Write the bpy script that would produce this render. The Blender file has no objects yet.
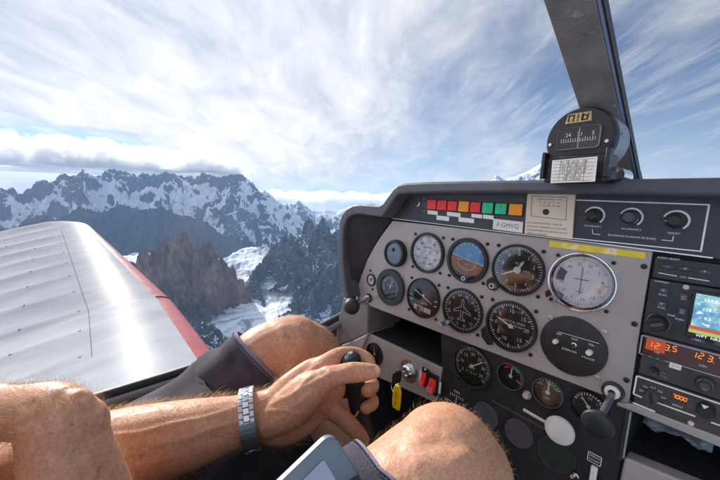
import bpy, math, random
import numpy as np
from mathutils import Vector, Matrix, Euler

random.seed(7); RNG = np.random.default_rng(7)
scene = bpy.context.scene
COL = scene.collection
PI = math.pi
rad = math.radians

# ---------------------------------------------------------------- camera maths (aircraft axes: x right, y forward, z up; lens at the origin)
F_PX, YAW, PITCH, ROLL = 323.46, rad(49.292), rad(-8.317), rad(1.1585)
PANEL_Y, PANEL_TILT = 0.53434, rad(3.55)
cy_, sy_ = math.cos(YAW), math.sin(YAW)
_R = np.array([[cy_, -sy_, 0], [sy_, cy_, 0], [0, 0, 1]]) @ np.array([[1, 0, 0], [0, math.cos(PITCH), -math.sin(PITCH)], [0, math.sin(PITCH), math.cos(PITCH)]])
CR, CF, CU = _R[:, 0], _R[:, 1], _R[:, 2]
CR, CU = CR * math.cos(ROLL) + CU * math.sin(ROLL), CU * math.cos(ROLL) - CR * math.sin(ROLL)
PX = np.array([1.0, 0, 0]); PZ = np.array([0, math.sin(PANEL_TILT), math.cos(PANEL_TILT)]); PN = np.array([0, -math.cos(PANEL_TILT), math.sin(PANEL_TILT)])
PO = np.array([0, PANEL_Y, 0])
def ray(u, v): return CF + (u - 360) / F_PX * CR - (v - 240) / F_PX * CU
def cam_pt(u, v, d): return ray(u, v) * d
def azel(u, v):
    w = ray(u, v); return math.degrees(math.atan2(-w[0], w[1])), math.degrees(math.atan2(w[2], math.hypot(w[0], w[1])))
def on_panel(u, v, h=0.0):
    """panel metres (x, y) of the point that lies h in front of the instrument panel's plane"""
    w = ray(u, v); p0 = PO + h * PN
    P = w * ((p0 @ PN) / (w @ PN)); q = P - p0
    return float(q @ PX), float(q @ PZ)
PROT = Euler((PI / 2 - PANEL_TILT, 0, 0))
def panel_world(x, y, h=0.0): return Vector(PO + x * PX + y * PZ + h * PN)

# ---------------------------------------------------------------- object helpers
def tag(o, label=None, cat=None, group=None, kind=None):
    if label: o['label'] = label
    if cat: o['category'] = cat
    if group: o['group'] = group
    if kind: o['kind'] = kind
    return o
def empty(name, loc=(0, 0, 0), rot=None, label=None, cat=None, group=None):
    o = bpy.data.objects.new(name, None); COL.objects.link(o); o.location = loc; o.empty_display_size = .02
    if rot is not None: o.rotation_euler = rot
    return tag(o, label, cat, group)
def copy_tree(o, parent=None):
    c = o.copy(); COL.objects.link(c)
    if parent is not None: c.parent = parent
    for ch in list(o.children): copy_tree(ch, c)
    return c

_textcache = {}
def text_mesh(s, align='CENTER'):
    key = (s, align)
    if key not in _textcache:
        cu = bpy.data.curves.new('t', 'FONT'); cu.body = s; cu.size = 1; cu.align_x = align; cu.align_y = 'CENTER'; cu.resolution_u = 2; cu.fill_mode = 'FRONT'
        ob = bpy.data.objects.new('t', cu); COL.objects.link(ob); bpy.context.view_layer.update()
        me = bpy.data.meshes.new_from_object(ob.evaluated_get(bpy.context.evaluated_depsgraph_get()))
        vs = [tuple(v.co) for v in me.vertices]; fs = [tuple(p.vertices) for p in me.polygons]
        bpy.data.objects.remove(ob); bpy.data.meshes.remove(me); bpy.data.curves.remove(cu)
        _textcache[key] = (vs, fs)
    return _textcache[key]

class MB:
    """collects simple shapes into one mesh"""
    def __init__(s): s.v = []; s.f = []
    def add(s, vs, fs):
        b = len(s.v); s.v += [tuple(float(c) for c in p) for p in vs]; s.f += [tuple(b + i for i in q) for q in fs]; return s
    def quad(s, a, b, c, d): return s.add([a, b, c, d], [(0, 1, 2, 3)])
    def box(s, x0, x1, y0, y1, z0, z1, rot=0, c=None):
        vs = [(x, y, z) for z in (z0, z1) for y in (y0, y1) for x in (x0, x1)]
        if rot:
            cx, cy = c if c else ((x0 + x1) / 2, (y0 + y1) / 2); ca, sa = math.cos(rot), math.sin(rot)
            vs = [(cx + (x - cx) * ca - (y - cy) * sa, cy + (x - cx) * sa + (y - cy) * ca, z) for x, y, z in vs]
        return s.add(vs, [(0, 2, 3, 1), (4, 5, 7, 6), (0, 1, 5, 4), (1, 3, 7, 5), (3, 2, 6, 7), (2, 0, 4, 6)])
    def prism(s, poly, z0, z1):
        n = len(poly); a = sum(poly[i][0] * poly[(i + 1) % n][1] - poly[(i + 1) % n][0] * poly[i][1] for i in range(n))
        if a < 0: poly = poly[::-1]
        vs = [(x, y, z0) for x, y in poly] + [(x, y, z1) for x, y in poly]
        return s.add(vs, [tuple(range(n))[::-1], tuple(range(n, 2 * n))] + [(i, (i + 1) % n, n + (i + 1) % n, n + i) for i in range(n)])
    def disc(s, cx, cy, r, z, n=40, ry=None):
        ry = ry or r
        return s.add([(cx + r * math.cos(2 * PI * i / n), cy + ry * math.sin(2 * PI * i / n), z) for i in range(n)], [tuple(range(n))])
    def lathe(s, prof, n=44, cx=0, cy=0, cap0=False, cap1=False):
        m = len(prof)
        vs = [(cx + r * math.cos(2 * PI * i / n), cy + r * math.sin(2 * PI * i / n), z) for r, z in prof for i in range(n)]
        fs = [(k * n + i, k * n + (i + 1) % n, (k + 1) * n + (i + 1) % n, (k + 1) * n + i) for k in range(m - 1) for i in range(n)]
        if cap0: fs.append(tuple(range(n))[::-1])
        if cap1: fs.append(tuple(range((m - 1) * n, m * n)))
        return s.add(vs, fs)
    def arc(s, r0, r1, a0, a1, z, n=24, cx=0, cy=0):
        vs = []
        for i in range(n + 1):
            a = a0 + (a1 - a0) * i / n
            vs += [(cx + r0 * math.cos(a), cy + r0 * math.sin(a), z), (cx + r1 * math.cos(a), cy + r1 * math.sin(a), z)]
        return s.add(vs, [(2 * i, 2 * i + 1, 2 * i + 3, 2 * i + 2) for i in range(n)])
    def line(s, x0, y0, x1, y1, w, z, w1=None):
        w1 = w if w1 is None else w1
        L = math.hypot(x1 - x0, y1 - y0) or 1e-9; nx, ny = -(y1 - y0) / L, (x1 - x0) / L
        return s.add([(x0 + nx * w / 2, y0 + ny * w / 2, z), (x0 - nx * w / 2, y0 - ny * w / 2, z), (x1 - nx * w1 / 2, y1 - ny * w1 / 2, z), (x1 + nx * w1 / 2, y1 + ny * w1 / 2, z)], [(0, 1, 2, 3)])
    def text(s, t, size, x, y, z, rot=0, align='CENTER', sx=1.0):
        vs, fs = text_mesh(t, align); ca, sa = math.cos(rot) * size, math.sin(rot) * size
        return s.add([(x + vx * sx * ca - vy * sa, y + vx * sx * sa + vy * ca, z) for vx, vy, _ in vs], fs)
    def tube(s, pts, rs, n=12, caps=True):
        pts = [np.array(p, float) for p in pts]
        if not hasattr(rs, '__len__'): rs = [rs] * len(pts)
        up = None; base = len(s.v); vs = []
        for i, p in enumerate(pts):
            t = pts[min(i + 1, len(pts) - 1)] - pts[max(i - 1, 0)]; t /= np.linalg.norm(t) + 1e-12
            if up is None:
                up = np.cross(t, (0, 0, 1)) if abs(t[2]) < .9 else np.cross(t, (1, 0, 0))
            up = up - t * (up @ t); up /= np.linalg.norm(up); w = np.cross(t, up)
            vs += [p + rs[i] * (math.cos(2 * PI * k / n) * up + math.sin(2 * PI * k / n) * w) for k in range(n)]
        fs = [(i * n + k, i * n + (k + 1) % n, (i + 1) * n + (k + 1) % n, (i + 1) * n + k) for i in range(len(pts) - 1) for k in range(n)]
        if caps: fs += [tuple(range(n))[::-1], tuple(range((len(pts) - 1) * n, len(pts) * n))]
        return s.add(vs, fs)
    def grid(s, P):
        m, n = P.shape[:2]
        return s.add(P.reshape(-1, 3), [(i * n + j, i * n + j + 1, (i + 1) * n + j + 1, (i + 1) * n + j) for i in range(m - 1) for j in range(n - 1)])
    def build(s, name, mat, parent=None, smooth=30, bevel=0, solid=0):
        me = bpy.data.meshes.new(name); me.from_pydata(s.v, [], s.f); me.update()
        if smooth:
            me.polygons.foreach_set('use_smooth', [True] * len(me.polygons)); me.set_sharp_from_angle(angle=rad(smooth))
        o = bpy.data.objects.new(name, me); COL.objects.link(o)
        if mat: me.materials.append(mat)
        if parent: o.parent = parent
        if solid:
            m = o.modifiers.new('solid', 'SOLIDIFY'); m.thickness = solid; m.offset = 0
        if bevel:
            m = o.modifiers.new('bevel', 'BEVEL'); m.width = bevel; m.segments = 3; m.limit_method = 'ANGLE'; m.angle_limit = rad(40)
        return o

# ---------------------------------------------------------------- materials
def lin(c):
    return tuple((x / 255 / 12.92 if x / 255 <= .04045 else ((x / 255 + .055) / 1.055) ** 2.4) for x in c)
class NT:
    def __init__(s, m):
        m.use_nodes = True; s.t = m.node_tree; s.n = s.t.nodes; s.l = s.t.links
        s.p = s.n.get('Principled BSDF'); s.out = next((x for x in s.n if x.type.startswith('OUTPUT')), None)
    def node(s, ty, **k):
        x = s.n.new(ty)
        for a, b in k.items(): setattr(x, a, b)
        return x
    def link(s, a, b): s.l.new(a, b)
    def noise(s, vec, scale, detail=4, rough=.55, dist=0):
        x = s.node('ShaderNodeTexNoise'); x.inputs['Scale'].default_value = scale; x.inputs['Detail'].default_value = detail
        x.inputs['Roughness'].default_value = rough; x.inputs['Distortion'].default_value = dist
        if vec is not None: s.link(vec, x.inputs['Vector'])
        return x.outputs['Fac']
    def ramp(s, fac, stops):
        x = s.node('ShaderNodeValToRGB'); e = x.color_ramp.elements
        e[0].position = stops[0][0]; e[1].position = stops[-1][0]
        for p_, _ in stops[1:-1]: e.new(p_)
        for el, (p, c) in zip(sorted(e, key=lambda q: q.position), stops):
            el.color = (c, c, c, 1) if not hasattr(c, '__len__') else (*c[:3], 1)
        s.link(fac, x.inputs['Fac']); return x.outputs['Color']
    def mix(s, fac, a, b, blend='MIX'):
        x = s.node('ShaderNodeMix', data_type='RGBA', blend_type=blend)
        for sock, val in ((x.inputs['Factor'], fac), (x.inputs['A'], a), (x.inputs['B'], b)):
            if hasattr(val, 'is_linked'): s.link(val, sock)
            elif hasattr(val, '__len__'): sock.default_value = (*val[:3], 1)
            else: sock.default_value = val
        return x.outputs['Result']
    def math(s, op, a, b=None, c=None, clamp=False):
        x = s.node('ShaderNodeMath', operation=op, use_clamp=clamp)
        for i, v in enumerate((a, b, c)):
            if v is None: continue
            if hasattr(v, 'is_linked'): s.link(v, x.inputs[i])
            else: x.inputs[i].default_value = v
        return x.outputs[0]
    def bump(s, h, strength=.3, dist=.001):
        x = s.node('ShaderNodeBump'); x.inputs['Strength'].default_value = strength; x.inputs['Distance'].default_value = dist
        s.link(h, x.inputs['Height']); s.link(x.outputs[0], s.p.inputs['Normal'])
    def obj(s, scale=None):
        c = s.node('ShaderNodeTexCoord').outputs['Object']
        return s.mapped(c, scale) if scale else c
    def mapped(s, vec, scale=(1, 1, 1), rot=(0, 0, 0), loc=(0, 0, 0)):
        m = s.node('ShaderNodeMapping'); m.inputs['Scale'].default_value = scale; m.inputs['Rotation'].default_value = rot; m.inputs['Location'].default_value = loc
        s.link(vec, m.inputs['Vector']); return m.outputs[0]

_mats = {}
def mat(name, col, rough=.5, metal=0.0, var=.12, vscale=60, bump=0, bscale=900, spec=.5, coat=0, bdist=.0004, wear=None):
    if name in _mats: return _mats[name]
    m = bpy.data.materials.new(name); t = NT(m); p = t.p
    p.inputs['Roughness'].default_value = rough; p.inputs['Metallic'].default_value = metal; p.inputs['Specular IOR Level'].default_value = spec
    p.inputs['Coat Weight'].default_value = coat
    c = t.obj()
    n = t.noise(c, vscale, 5)
    lo = tuple(x * (1 - var) for x in col); hi = tuple(min(1, x * (1 + var)) for x in col)
    colr = t.ramp(n, [(.3, lo), (.7, hi)])
    if wear:
        n2 = t.noise(c, wear[1], 6, .65)
        colr = t.mix(t.ramp(n2, [(wear[2], 0), (wear[2] + .06, 1)]), colr, wear[0])
    t.link(colr, p.inputs['Base Color'])
    r = t.ramp(t.noise(c, vscale * 2.3, 4), [(.3, max(0, rough - .08)), (.7, min(1, rough + .1))]); t.link(r, p.inputs['Roughness'])
    if bump: t.bump(t.noise(c, bscale, 3), bump, bdist)
    _mats[name] = m; return m
def emis(name, col, strength, base=(.02, .02, .02)):
    m = bpy.data.materials.new(name); t = NT(m); p = t.p
    p.inputs['Base Color'].default_value = (*base, 1); p.inputs['Emission Color'].default_value = (*col, 1); p.inputs['Emission Strength'].default_value = strength
    p.inputs['Roughness'].default_value = .3
    return m
def glass(name, refl, rough=.02, tint=(1, 1, 1), fres=True, smudge=False):
    m = bpy.data.materials.new(name); t = NT(m); t.n.remove(t.p)
    tr = t.node('ShaderNodeBsdfTransparent'); tr.inputs['Color'].default_value = (*tint, 1)
    gl = t.node('ShaderNodeBsdfGlossy'); gl.inputs['Roughness'].default_value = rough; gl.inputs['Color'].default_value = (1, 1, 1, 1)
    mx = t.node('ShaderNodeMixShader'); t.link(tr.outputs[0], mx.inputs[1]); t.link(gl.outputs[0], mx.inputs[2])
    if fres:
        fr = t.node('ShaderNodeFresnel'); fr.inputs['IOR'].default_value = 1.45
        f = t.math('MULTIPLY', fr.outputs[0], refl, clamp=True)
    else:
        f = t.math('ADD', refl, 0.0)
    t.link(f, mx.inputs[0]); t.link(mx.outputs[0], t.out.inputs['Surface'])
    return m

M_plate = mat('panel_taupe_paint', lin((170, 161, 156)), .40, .2, .05, 25, .25, 700, wear=(lin((150, 140, 134)), 90, .74))
M_black = mat('black_plastic', (.014, .014, .015), .38, 0, .3, 80, .2, 900)
M_blackmat = mat('matt_black_paint', (.019, .018, .019), .6, 0, .3, 60, .2, 900)
M_dial = mat('dial_black', (.016, .016, .017), .6, 0, .2, 100)
M_white = mat('white_marking_paint', (.82, .82, .80), .5, 0, .04, 200)
M_strip = mat('annunciator_dark_grey', (.038, .040, .050), .42, 0, .2, 40, .2, 1200)
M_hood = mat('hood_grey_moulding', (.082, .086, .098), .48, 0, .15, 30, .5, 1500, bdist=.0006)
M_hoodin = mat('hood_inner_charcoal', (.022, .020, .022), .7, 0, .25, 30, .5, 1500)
M_side = mat('mauve_grey_trim', (.20, .175, .178), .6, 0, .15, 30, .5, 1400)
M_steel = mat('brushed_steel', (.62, .62, .63), .28, 1, .06, 120)
M_chrome = mat('chrome_ring', (.85, .85, .86), .12, 1, .03, 120)
M_darksteel = mat('grey_steel_shaft', (.25, .28, .32), .35, .8, .1, 100)
M_lower = mat('lower_panel_grey', lin((178, 166, 162)), .45, .2, .08, 30, .25, 700)
M_rubber = mat('black_rubber', (.02, .02, .022), .5, 0, .25, 100, .3, 700)
M_screw = mat('black_screw', (.02, .02, .02), .45, .3, .2, 300)
M_screwl = mat('pale_screw', lin((190, 180, 172)), .4, .6, .1, 300)
M_blank = mat('grey_blank_cover', (.075, .070, .080), .5, 0, .15, 60, .3, 800)
M_red = mat('red_lens', (.86, .025, .03), .4, 0, .12, 150)
M_orange = mat('amber_lens', (.95, .33, .01), .4, 0, .12, 150)
M_green = mat('green_lens', (.015, .56, .24), .4, 0, .3, 150)
M_paper = mat('aged_paper', lin((226, 208, 186)), .8, 0, .08, 40, .2, 500, wear=(lin((190, 160, 130)), 60, .66))
M_paperw = mat('white_card', lin((232, 226, 218)), .75, 0, .05, 60)
M_ink = mat('grey_ink', lin((120, 100, 85)), .8, 0, .2, 200)
M_inkd = mat('dark_ink', (.02, .02, .025), .8, 0, .2, 200)
M_yellow = mat('yellow_label', lin((236, 206, 60)), .6, 0, .12, 40, wear=(lin((238, 226, 190)), 50, .52))
M_yelkey = mat('yellow_key_tag', lin((240, 190, 10)), .4, 0, .08, 60)
M_needle = mat('needle_white', (.85, .85, .83), .45, 0, .02, 100)
M_goldpaint = mat('gold_paint', lin((190, 165, 110)), .5, .3, .25, 200)
M_gauge_glass = glass('gauge_glass', 1.3, .03)
M_gauge_glass_hi = glass('gauge_glass_bright', 3.0, .08)
M_amber = emis('amber_digits', (1.0, .24, .03), 1.15)
SEG = {'0': 'abcdef', '1': 'bc', '2': 'abged', '3': 'abgcd', '4': 'fgbc', '5': 'afgcd', '6': 'afgedc', '7': 'abc', '8': 'abcdefg', '9': 'abcfgd'}
def seg7(mb, ch, x, y, h, z, th=.16):
    w = h * .52; t_ = h * th; sl = .10
    P = {'a': ((-w / 2, h / 2), (w / 2, h / 2)), 'b': ((w / 2, h / 2), (w / 2, 0)), 'c': ((w / 2, 0), (w / 2, -h / 2)), 'd': ((-w / 2, -h / 2), (w / 2, -h / 2)), 'e': ((-w / 2, 0), (-w / 2, -h / 2)), 'f': ((-w / 2, h / 2), (-w / 2, 0)), 'g': ((-w / 2, 0), (w / 2, 0))}
    for s_ in SEG[ch[0]]:
        (x0, y0), (x1, y1) = P[s_]; k = .12
        mb.line(x + x0 + (x1 - x0) * k + y0 * sl, y + y0 + (y1 - y0) * k, x + x1 - (x1 - x0) * k + y1 * sl, y + y1 - (y1 - y0) * k, t_, z)
    if len(ch) > 1: mb.box(x + w * .72, x + w * .72 + t_, y - h / 2 - t_ / 2, y - h / 2 + t_ / 2, z - .0001, z)

# ================================================================= PANEL
SHIFT = 0.0
def mount(name, x, y, label, cat, group=None, h=0.0):
    return empty(name, panel_world(x, y, h), PROT, label, cat, group)

# --- the plate
pan = mount('instrument_panel', 0, 0, 'taupe metal instrument panel plate carrying the round flight gauges', 'panel')
def pp(l, h=0.0): return [on_panel(u, v, h) for u, v in l]
plate_px = [(392.5, 220.5), (460, 228), (540, 237.3), (600, 244.4), (653, 250.6), (640, 330), (628.5, 406), (605, 396), (367, 305), (357.5, 300.5), (356.5, 291), (361, 276), (367.5, 259), (374, 247), (381, 236)]
MB().prism(pp(plate_px, .004), 0, .004).build('plate', M_plate, pan, bevel=.0012)
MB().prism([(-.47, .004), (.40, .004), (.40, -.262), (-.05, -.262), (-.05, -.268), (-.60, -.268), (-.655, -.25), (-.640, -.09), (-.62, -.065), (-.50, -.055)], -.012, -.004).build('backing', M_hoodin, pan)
for u, v in [(644, 266.5), (634.5, 324), (626.5, 380)]:
    x, y = on_panel(u, v, .004); MB().lathe([(.0033, .004), (.0031, .0058), (.0019, .0062)], 14, x, y, cap1=True).build('edge_screw', M_screw, pan)
b = MB(); x0, y0 = on_panel(549, 243, .0045); x1, y1 = on_panel(645.5, 255.2, .0045)
yl = tag(MB().prism(pp([(549.5, 240.5), (645.8, 252.6), (645, 259), (549, 246.4)], .0045), .0041, .0046).build('warning_label', M_yellow, pan), 'long yellow and cream label strip')

# --- annunciator / lighting strip
strip = mount('annunciator_panel', 0, 0, 'dark grey strip under the hood lip with white border line and lighting captions', 'panel')
MB().prism(pp([(384.5, 217.6), (390, 206), (397.5, 192.5), (520, 191), (735, 194), (735, 262), (711, 257.4), (600, 243.6), (500, 231.4)], .008), .0, .008).build('face', M_strip, strip)
e = MB()
def pl_line(mb, a, b_, w, h):
    (x0, y0), (x1, y1) = on_panel(*a, h), on_panel(*b_, h); mb.line(x0, y0, x1, y1, w, h)
pl_line(e, (392, 218.4), (500, 231.6), .0012, .0085); pl_line(e, (500, 231.6), (600, 243.8), .0012, .0085); pl_line(e, (600, 243.8), (713, 258.0), .0016, .0085)
pl_line(e, (576, 200.0), (709.5, 204.8), .0016, .0085); pl_line(e, (709.2, 204.5), (700.8, 251.6), .0017, .0085); pl_line(e, (701.5, 251.4), (572, 238.2), .0014, .0085)
pl_line(e, (592.4, 229.0), (592.6, 233.5), .0008, .0085); pl_line(e, (592.4, 233.6), (600.5, 234.7), .0008, .0085)
pl_line(e, (673.4, 236), (672.6, 241), .0008, .0085); pl_line(e, (673, 241), (661.5, 240), .0008, .0085)
e.build('border_line', M_white, strip, smooth=0)
t = MB()
def ptxt(mb, s, u, v, size, h, rot=0, align='CENTER', sx=1.0):
    x, y = on_panel(u, v, h); mb.text(s, size, x, y, h, rot, align, sx)
ptxt(t, 'ECLAIRAGE 1', 593, 226.2, .0033, .0087); ptxt(t, 'ECLAIRAGE 2', 631.0, 229.3, .0033, .0087); ptxt(t, 'RADIO', 674, 233.4, .0034, .0087)
ptxt(t, 'ECLAIRAGE PLANCHE DE BORD', 631, 236.9, .0033, .0087)
t.build('caption', M_white, strip, smooth=0)
# white caption strips under the lamps
e = MB()
for a in [(427.5, 437.5, 212, 1.9), (436.5, 449, 217.5, 2.2), (447, 460.5, 213.7, 2), (458.5, 474, 219.3, 2.2), (471.5, 482, 215.4, 1.8), (483, 493.5, 216.5, 2.0)]:
    u0, u1, v, hh = a; k = .115
    e.prism(pp([(u0, v - hh), (u1, v - hh + k * (u1 - u0)), (u1, v + hh + k * (u1 - u0)), (u0, v + hh)], .009), .0082, .0090)
e.build('lamp_caption', M_white, strip, smooth=0)
e = MB(); 
for v in (198.0, 204.2, 210.4): ptxt(e, '-', 424.3, v, .010, .0087)
ptxt(e, '+', 418, 204.6, .008, .0087)
e.build('tick_mark', M_white, strip, smooth=0)
x, y = on_panel(406, 204.3, .008)
e = MB().lathe([(.0075, .008), (.0070, .0105), (.005, .0115)], 20, x, y, cap1=True); e.build('dimmer_knob', M_blackmat, strip)
x, y = on_panel(418.5, 204, .008)
e = MB().lathe([(.0052, .008), (.0050, .010), (.0034, .0105)], 20, x, y); e.build('test_socket', M_steel, strip)

LAMPS = [('red', 427, 436, 199.5, 209.3), ('red', 436.9, 446.2, 200.3, 210.1), ('red', 447.4, 456.8, 200.9, 210.8), ('orange', 458.2, 468.6, 201.2, 211.8), ('red', 470, 480.2, 202.0, 212.4), ('green', 482, 492.8, 202.6, 213.4), ('green', 495, 506.2, 203.4, 214.2), ('orange', 508.8, 522.2, 203.8, 215.4)]
LLAB = ['red square warning lamp at the start of the lamp row', 'second square red warning lamp, between two other reds', 'red square warning lamp touching the first amber lamp', 'amber square warning lamp between two red lamps', 'red square warning lamp beside the green lamps', 'green square warning lamp next to a red lamp', 'green square warning lamp next to the big amber lamp', 'large amber square lamp above the registration tag']
for (c, u0, u1, v0, v1), lab in zip(LAMPS, LLAB):
    xa, ya = on_panel(u0, (v0 + v1) / 2 - .5, .012); xb, yb = on_panel(u1, (v0 + v1) / 2 + .5, .012)
    _, yt = on_panel((u0 + u1) / 2, v0, .012); _, ybm = on_panel((u0 + u1) / 2, v1, .012)
    w, hgt = xb - xa, yt - ybm
    r_ = mount('warning_lamp', (xa + xb) / 2, (yt + ybm) / 2, lab, 'warning lamp', 'row of square warning lamps')
    MB().box(-w / 2 - .0011, w / 2 + .0011, -hgt / 2 - .0011, hgt / 2 + .0011, .008, .0096).build('housing', M_black, r_, bevel=.0004)
    MB().box(-w / 2, w / 2, -hgt / 2, hgt / 2, .0096, .0125).build('lens', {'red': M_red, 'orange': M_orange, 'green': M_green}[c], r_, bevel=.0010)

# registration tag and paper placard
def paper(name, quad, h, m, label, cat, th=.0006):
    r_ = mount(name, *on_panel(sum(q[0] for q in quad) / 4, sum(q[1] for q in quad) / 4, h), label, cat)
    cx, cy = (Vector(r_.location) - Vector(PO)).dot(Vector(PX)), (Vector(r_.location) - Vector(PO)).dot(Vector(PZ))
    MB().prism([(x - cx, y - cy) for x, y in pp(quad, h)], h - th, h).build('card', m, r_)
    return r_, cx, cy
rt, cx, cy = paper('registration_tag', [(493.4, 218.5), (523.2, 222), (522.3, 233), (492.6, 229)], .0098, M_paperw, 'white tag lettered F-GMVQ below the amber lamp', 'tag')
t = MB(); x, y = on_panel(507.6, 225.7, .0100); t.text('F-GMVQ', .0098, x - cx, y - cy, .0100); t.build('lettering', M_ink, rt, smooth=0)
pc, cx, cy = paper('paper_placard', [(527.5, 192.6), (575.2, 194.2), (571.8, 239.2), (524.4, 233.6)], .0125, M_paper, 'cream paper placard with framed drawing and one black dot', 'placard', .004)
t = MB()
def l2(mb, a, b_, w=.0007, h=.0128):
    (x0, y0), (x1, y1) = on_panel(*a, h), on_panel(*b_, h); mb.line(x0 - cx, y0 - cy, x1 - cx, y1 - cy, w, h)
for a, b_ in [((532, 196), (567, 197.6)), ((567, 197.6), (565.8, 220)), ((565.8, 220), (531, 216)), ((531, 216), (532, 196))]: l2(t, a, b_)
for k, tx in enumerate(['CARTE DE DEVIATION', 'N   30   60   E   120', 'S  210  240  W  300']):
    x, y = on_panel(549.5, 199.6 + k * 3.2, .0128); t.text(tx, .0034, x - cx, y - cy, .0128)
for k, tx in enumerate(['CET AVION DOIT ETRE UTILISE EN', 'CATEGORIE NORMALE OU UTILITAIRE', 'CONFORMEMENT AU MANUEL DE VOL', 'VRILLES INTERDITES']):
    x, y = on_panel(526.8, 222.4 + k * 3.6, .0128); t.text(tx, .0034, x - cx, y - cy, .0128, align='LEFT', sx=.92)
t.build('print', M_ink, pc, smooth=0)
x, y = on_panel(546, 212, .0128); MB().lathe([(.0042, .0126), (.004, .0146), (.0025, .0156)], 20, x - cx, y - cy, cap1=True).build('black_dot', M_black, pc)

# light dimmer knobs
for (u, v, lab, ang) in [(593.5, 215.5, 'black dimmer knob with pointer above caption ECLAIRAGE 1', 205), (630.5, 217.3, 'grey capped dimmer knob above caption ECLAIRAGE 2', 90), (675.5, 220.5, 'black dimmer knob above the caption RADIO', 188)]:
    r_ = mount('dimmer_knob', *on_panel(u, v, .012), lab, 'knob', 'dimmer knobs of the lighting strip')
    r_.scale = (.80, .80, .92); MB().arc(.0125, .0152, rad(-50), rad(160), .0096, 30).build('scale_arc', M_white, r_, smooth=0)
    MB().lathe([(.0115, .008), (.0112, .016), (.0100, .0185), (.0085, .019)], 32, cap1=True).build('skirt', M_black, r_)
    MB().lathe([(.0085, .019), (.0078, .027), (.0065, .0280)], 28, cap1=True).build('cap', M_blank if ang == 90 else M_black, r_)
    if ang != 90: MB().line(.0015 * math.cos(rad(ang)), .0015 * math.sin(rad(ang)), .0108 * math.cos(rad(ang)), .0108 * math.sin(rad(ang)), .0011, .0193).build('pointer', M_white, r_, smooth=0)
    else: MB().lathe([(.0108, .0186), (.0112, .0190), (.0108, .0194)], 32).build('ring', M_steel, r_)

# --- gauges
def gauge(name, x, y, r, label, bezel=M_black, dial=M_dial, screws=True, scr=1.17, g=M_gauge_glass, h=.004, group='round gauges of the instrument panel', rim=.13):
    r_ = mount(name, x, y, label, 'gauge', group)
    ri = r * (1 - rim)
    MB().lathe([(r, h), (r, h + .004), (r * .985, h + .006), (ri * 1.02, h + .0062), (ri, h + .0048), (ri, h - .0005)], 56).build('bezel', bezel, r_)
    MB().disc(0, 0, ri * 1.001, h + .0004, 56).build('dial', dial, r_)
    n = 14; prof = [(ri * math.sin(PI / 2 * k / n) if k else .0002, h + .0040 + .0012 * math.cos(PI / 2 * k / n)) for k in range(n, -1, -1)]
    MB().lathe(prof, 48).build('cover_glass', g, r_, smooth=80)
    if screws:
        for a in (45, 135, 225, 315):
            q = r * scr / math.cos(rad(0)); xx, yy = q * math.cos(rad(a)) * 1.02, q * math.sin(rad(a)) * 1.02
            MB().lathe([(.0030, h), (.0028, h + .0020), (.0014, h + .0024), (.0011, h + .0014)], 14, xx, yy, cap1=True).build('screw', M_screw, r_)
    return r_
def ticks(mb, r0, r1, n, w, z, a0=0, a1=360, skip=None, w2=None, every=0, r2=None):
    for i in range(n):
        a = rad(90 - (a0 + (a1 - a0) * i / (n if abs(a1 - a0) == 360 else n - 1)))
        big = every and i % every == 0
        ra = r2 if big and r2 else r0; ww = w2 if big and w2 else w
        mb.line(ra * math.cos(a), ra * math.sin(a), r1 * math.cos(a), r1 * math.sin(a), ww, z)
def needle(parent, a, L, w, z, tail=.2, m=None, name='needle'):
    a = rad(90 - a); c, s_ = math.cos(a), math.sin(a); mb = MB()
    mb.line(-c * L * tail, -s_ * L * tail, c * L * .72, s_ * L * .72, w, z); mb.line(c * L * .72, s_ * L * .72, c * L, s_ * L, w, z, .0002)
    mb.disc(0, 0, w * 1.6, z + .0002, 18)
    return mb.build(name, m or M_needle, parent, smooth=0)
def nums(mb, lst, r, size, z, a0, step):
    for i, s_ in enumerate(lst):
        a = rad(90 - (a0 + step * i)); mb.text(s_, size, r * math.cos(a), r * math.sin(a), z)
ROW1, ROW2 = -.1179, -.2111
C0, C1, C2, C3, C4 = -.4895, -.3979, -.3081, -.2189, -.1312
R0 = .041; Z = .0050

# the fit's columns are C0=clock, C1.. = basic instruments
# airspeed
g1 = gauge('airspeed_indicator', C1, ROW1, R0, 'pale faced airspeed gauge directly below the red lamps', dial=mat('dial_pale_grey', lin((205, 207, 212)), .55, 0, .2, 90, wear=(lin((240, 240, 242)), 110, .52)))
t = MB(); ticks(t, .031, .0345, 40, .0009, Z, w2=.0014, every=4, r2=.029); nums(t, ['', '40', '60', '80', '100', '120', '140', '160', '180'], .0235, .0072, Z, 0, 40)
t.text('AIRSPEED', .0048, 0, .011, Z); t.text('KNOTS', .0045, 0, -.011, Z); t.build('marking', M_inkd, g1, smooth=0)
for a0_, a1_ in ((-60, 60), (150, 215)): MB().arc(.0325, .0352, rad(a0_), rad(a1_), Z + .0001).build('white_arc', M_white, g1, smooth=0)
needle(g1, 235, .029, .0022, Z + .0012)
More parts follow.
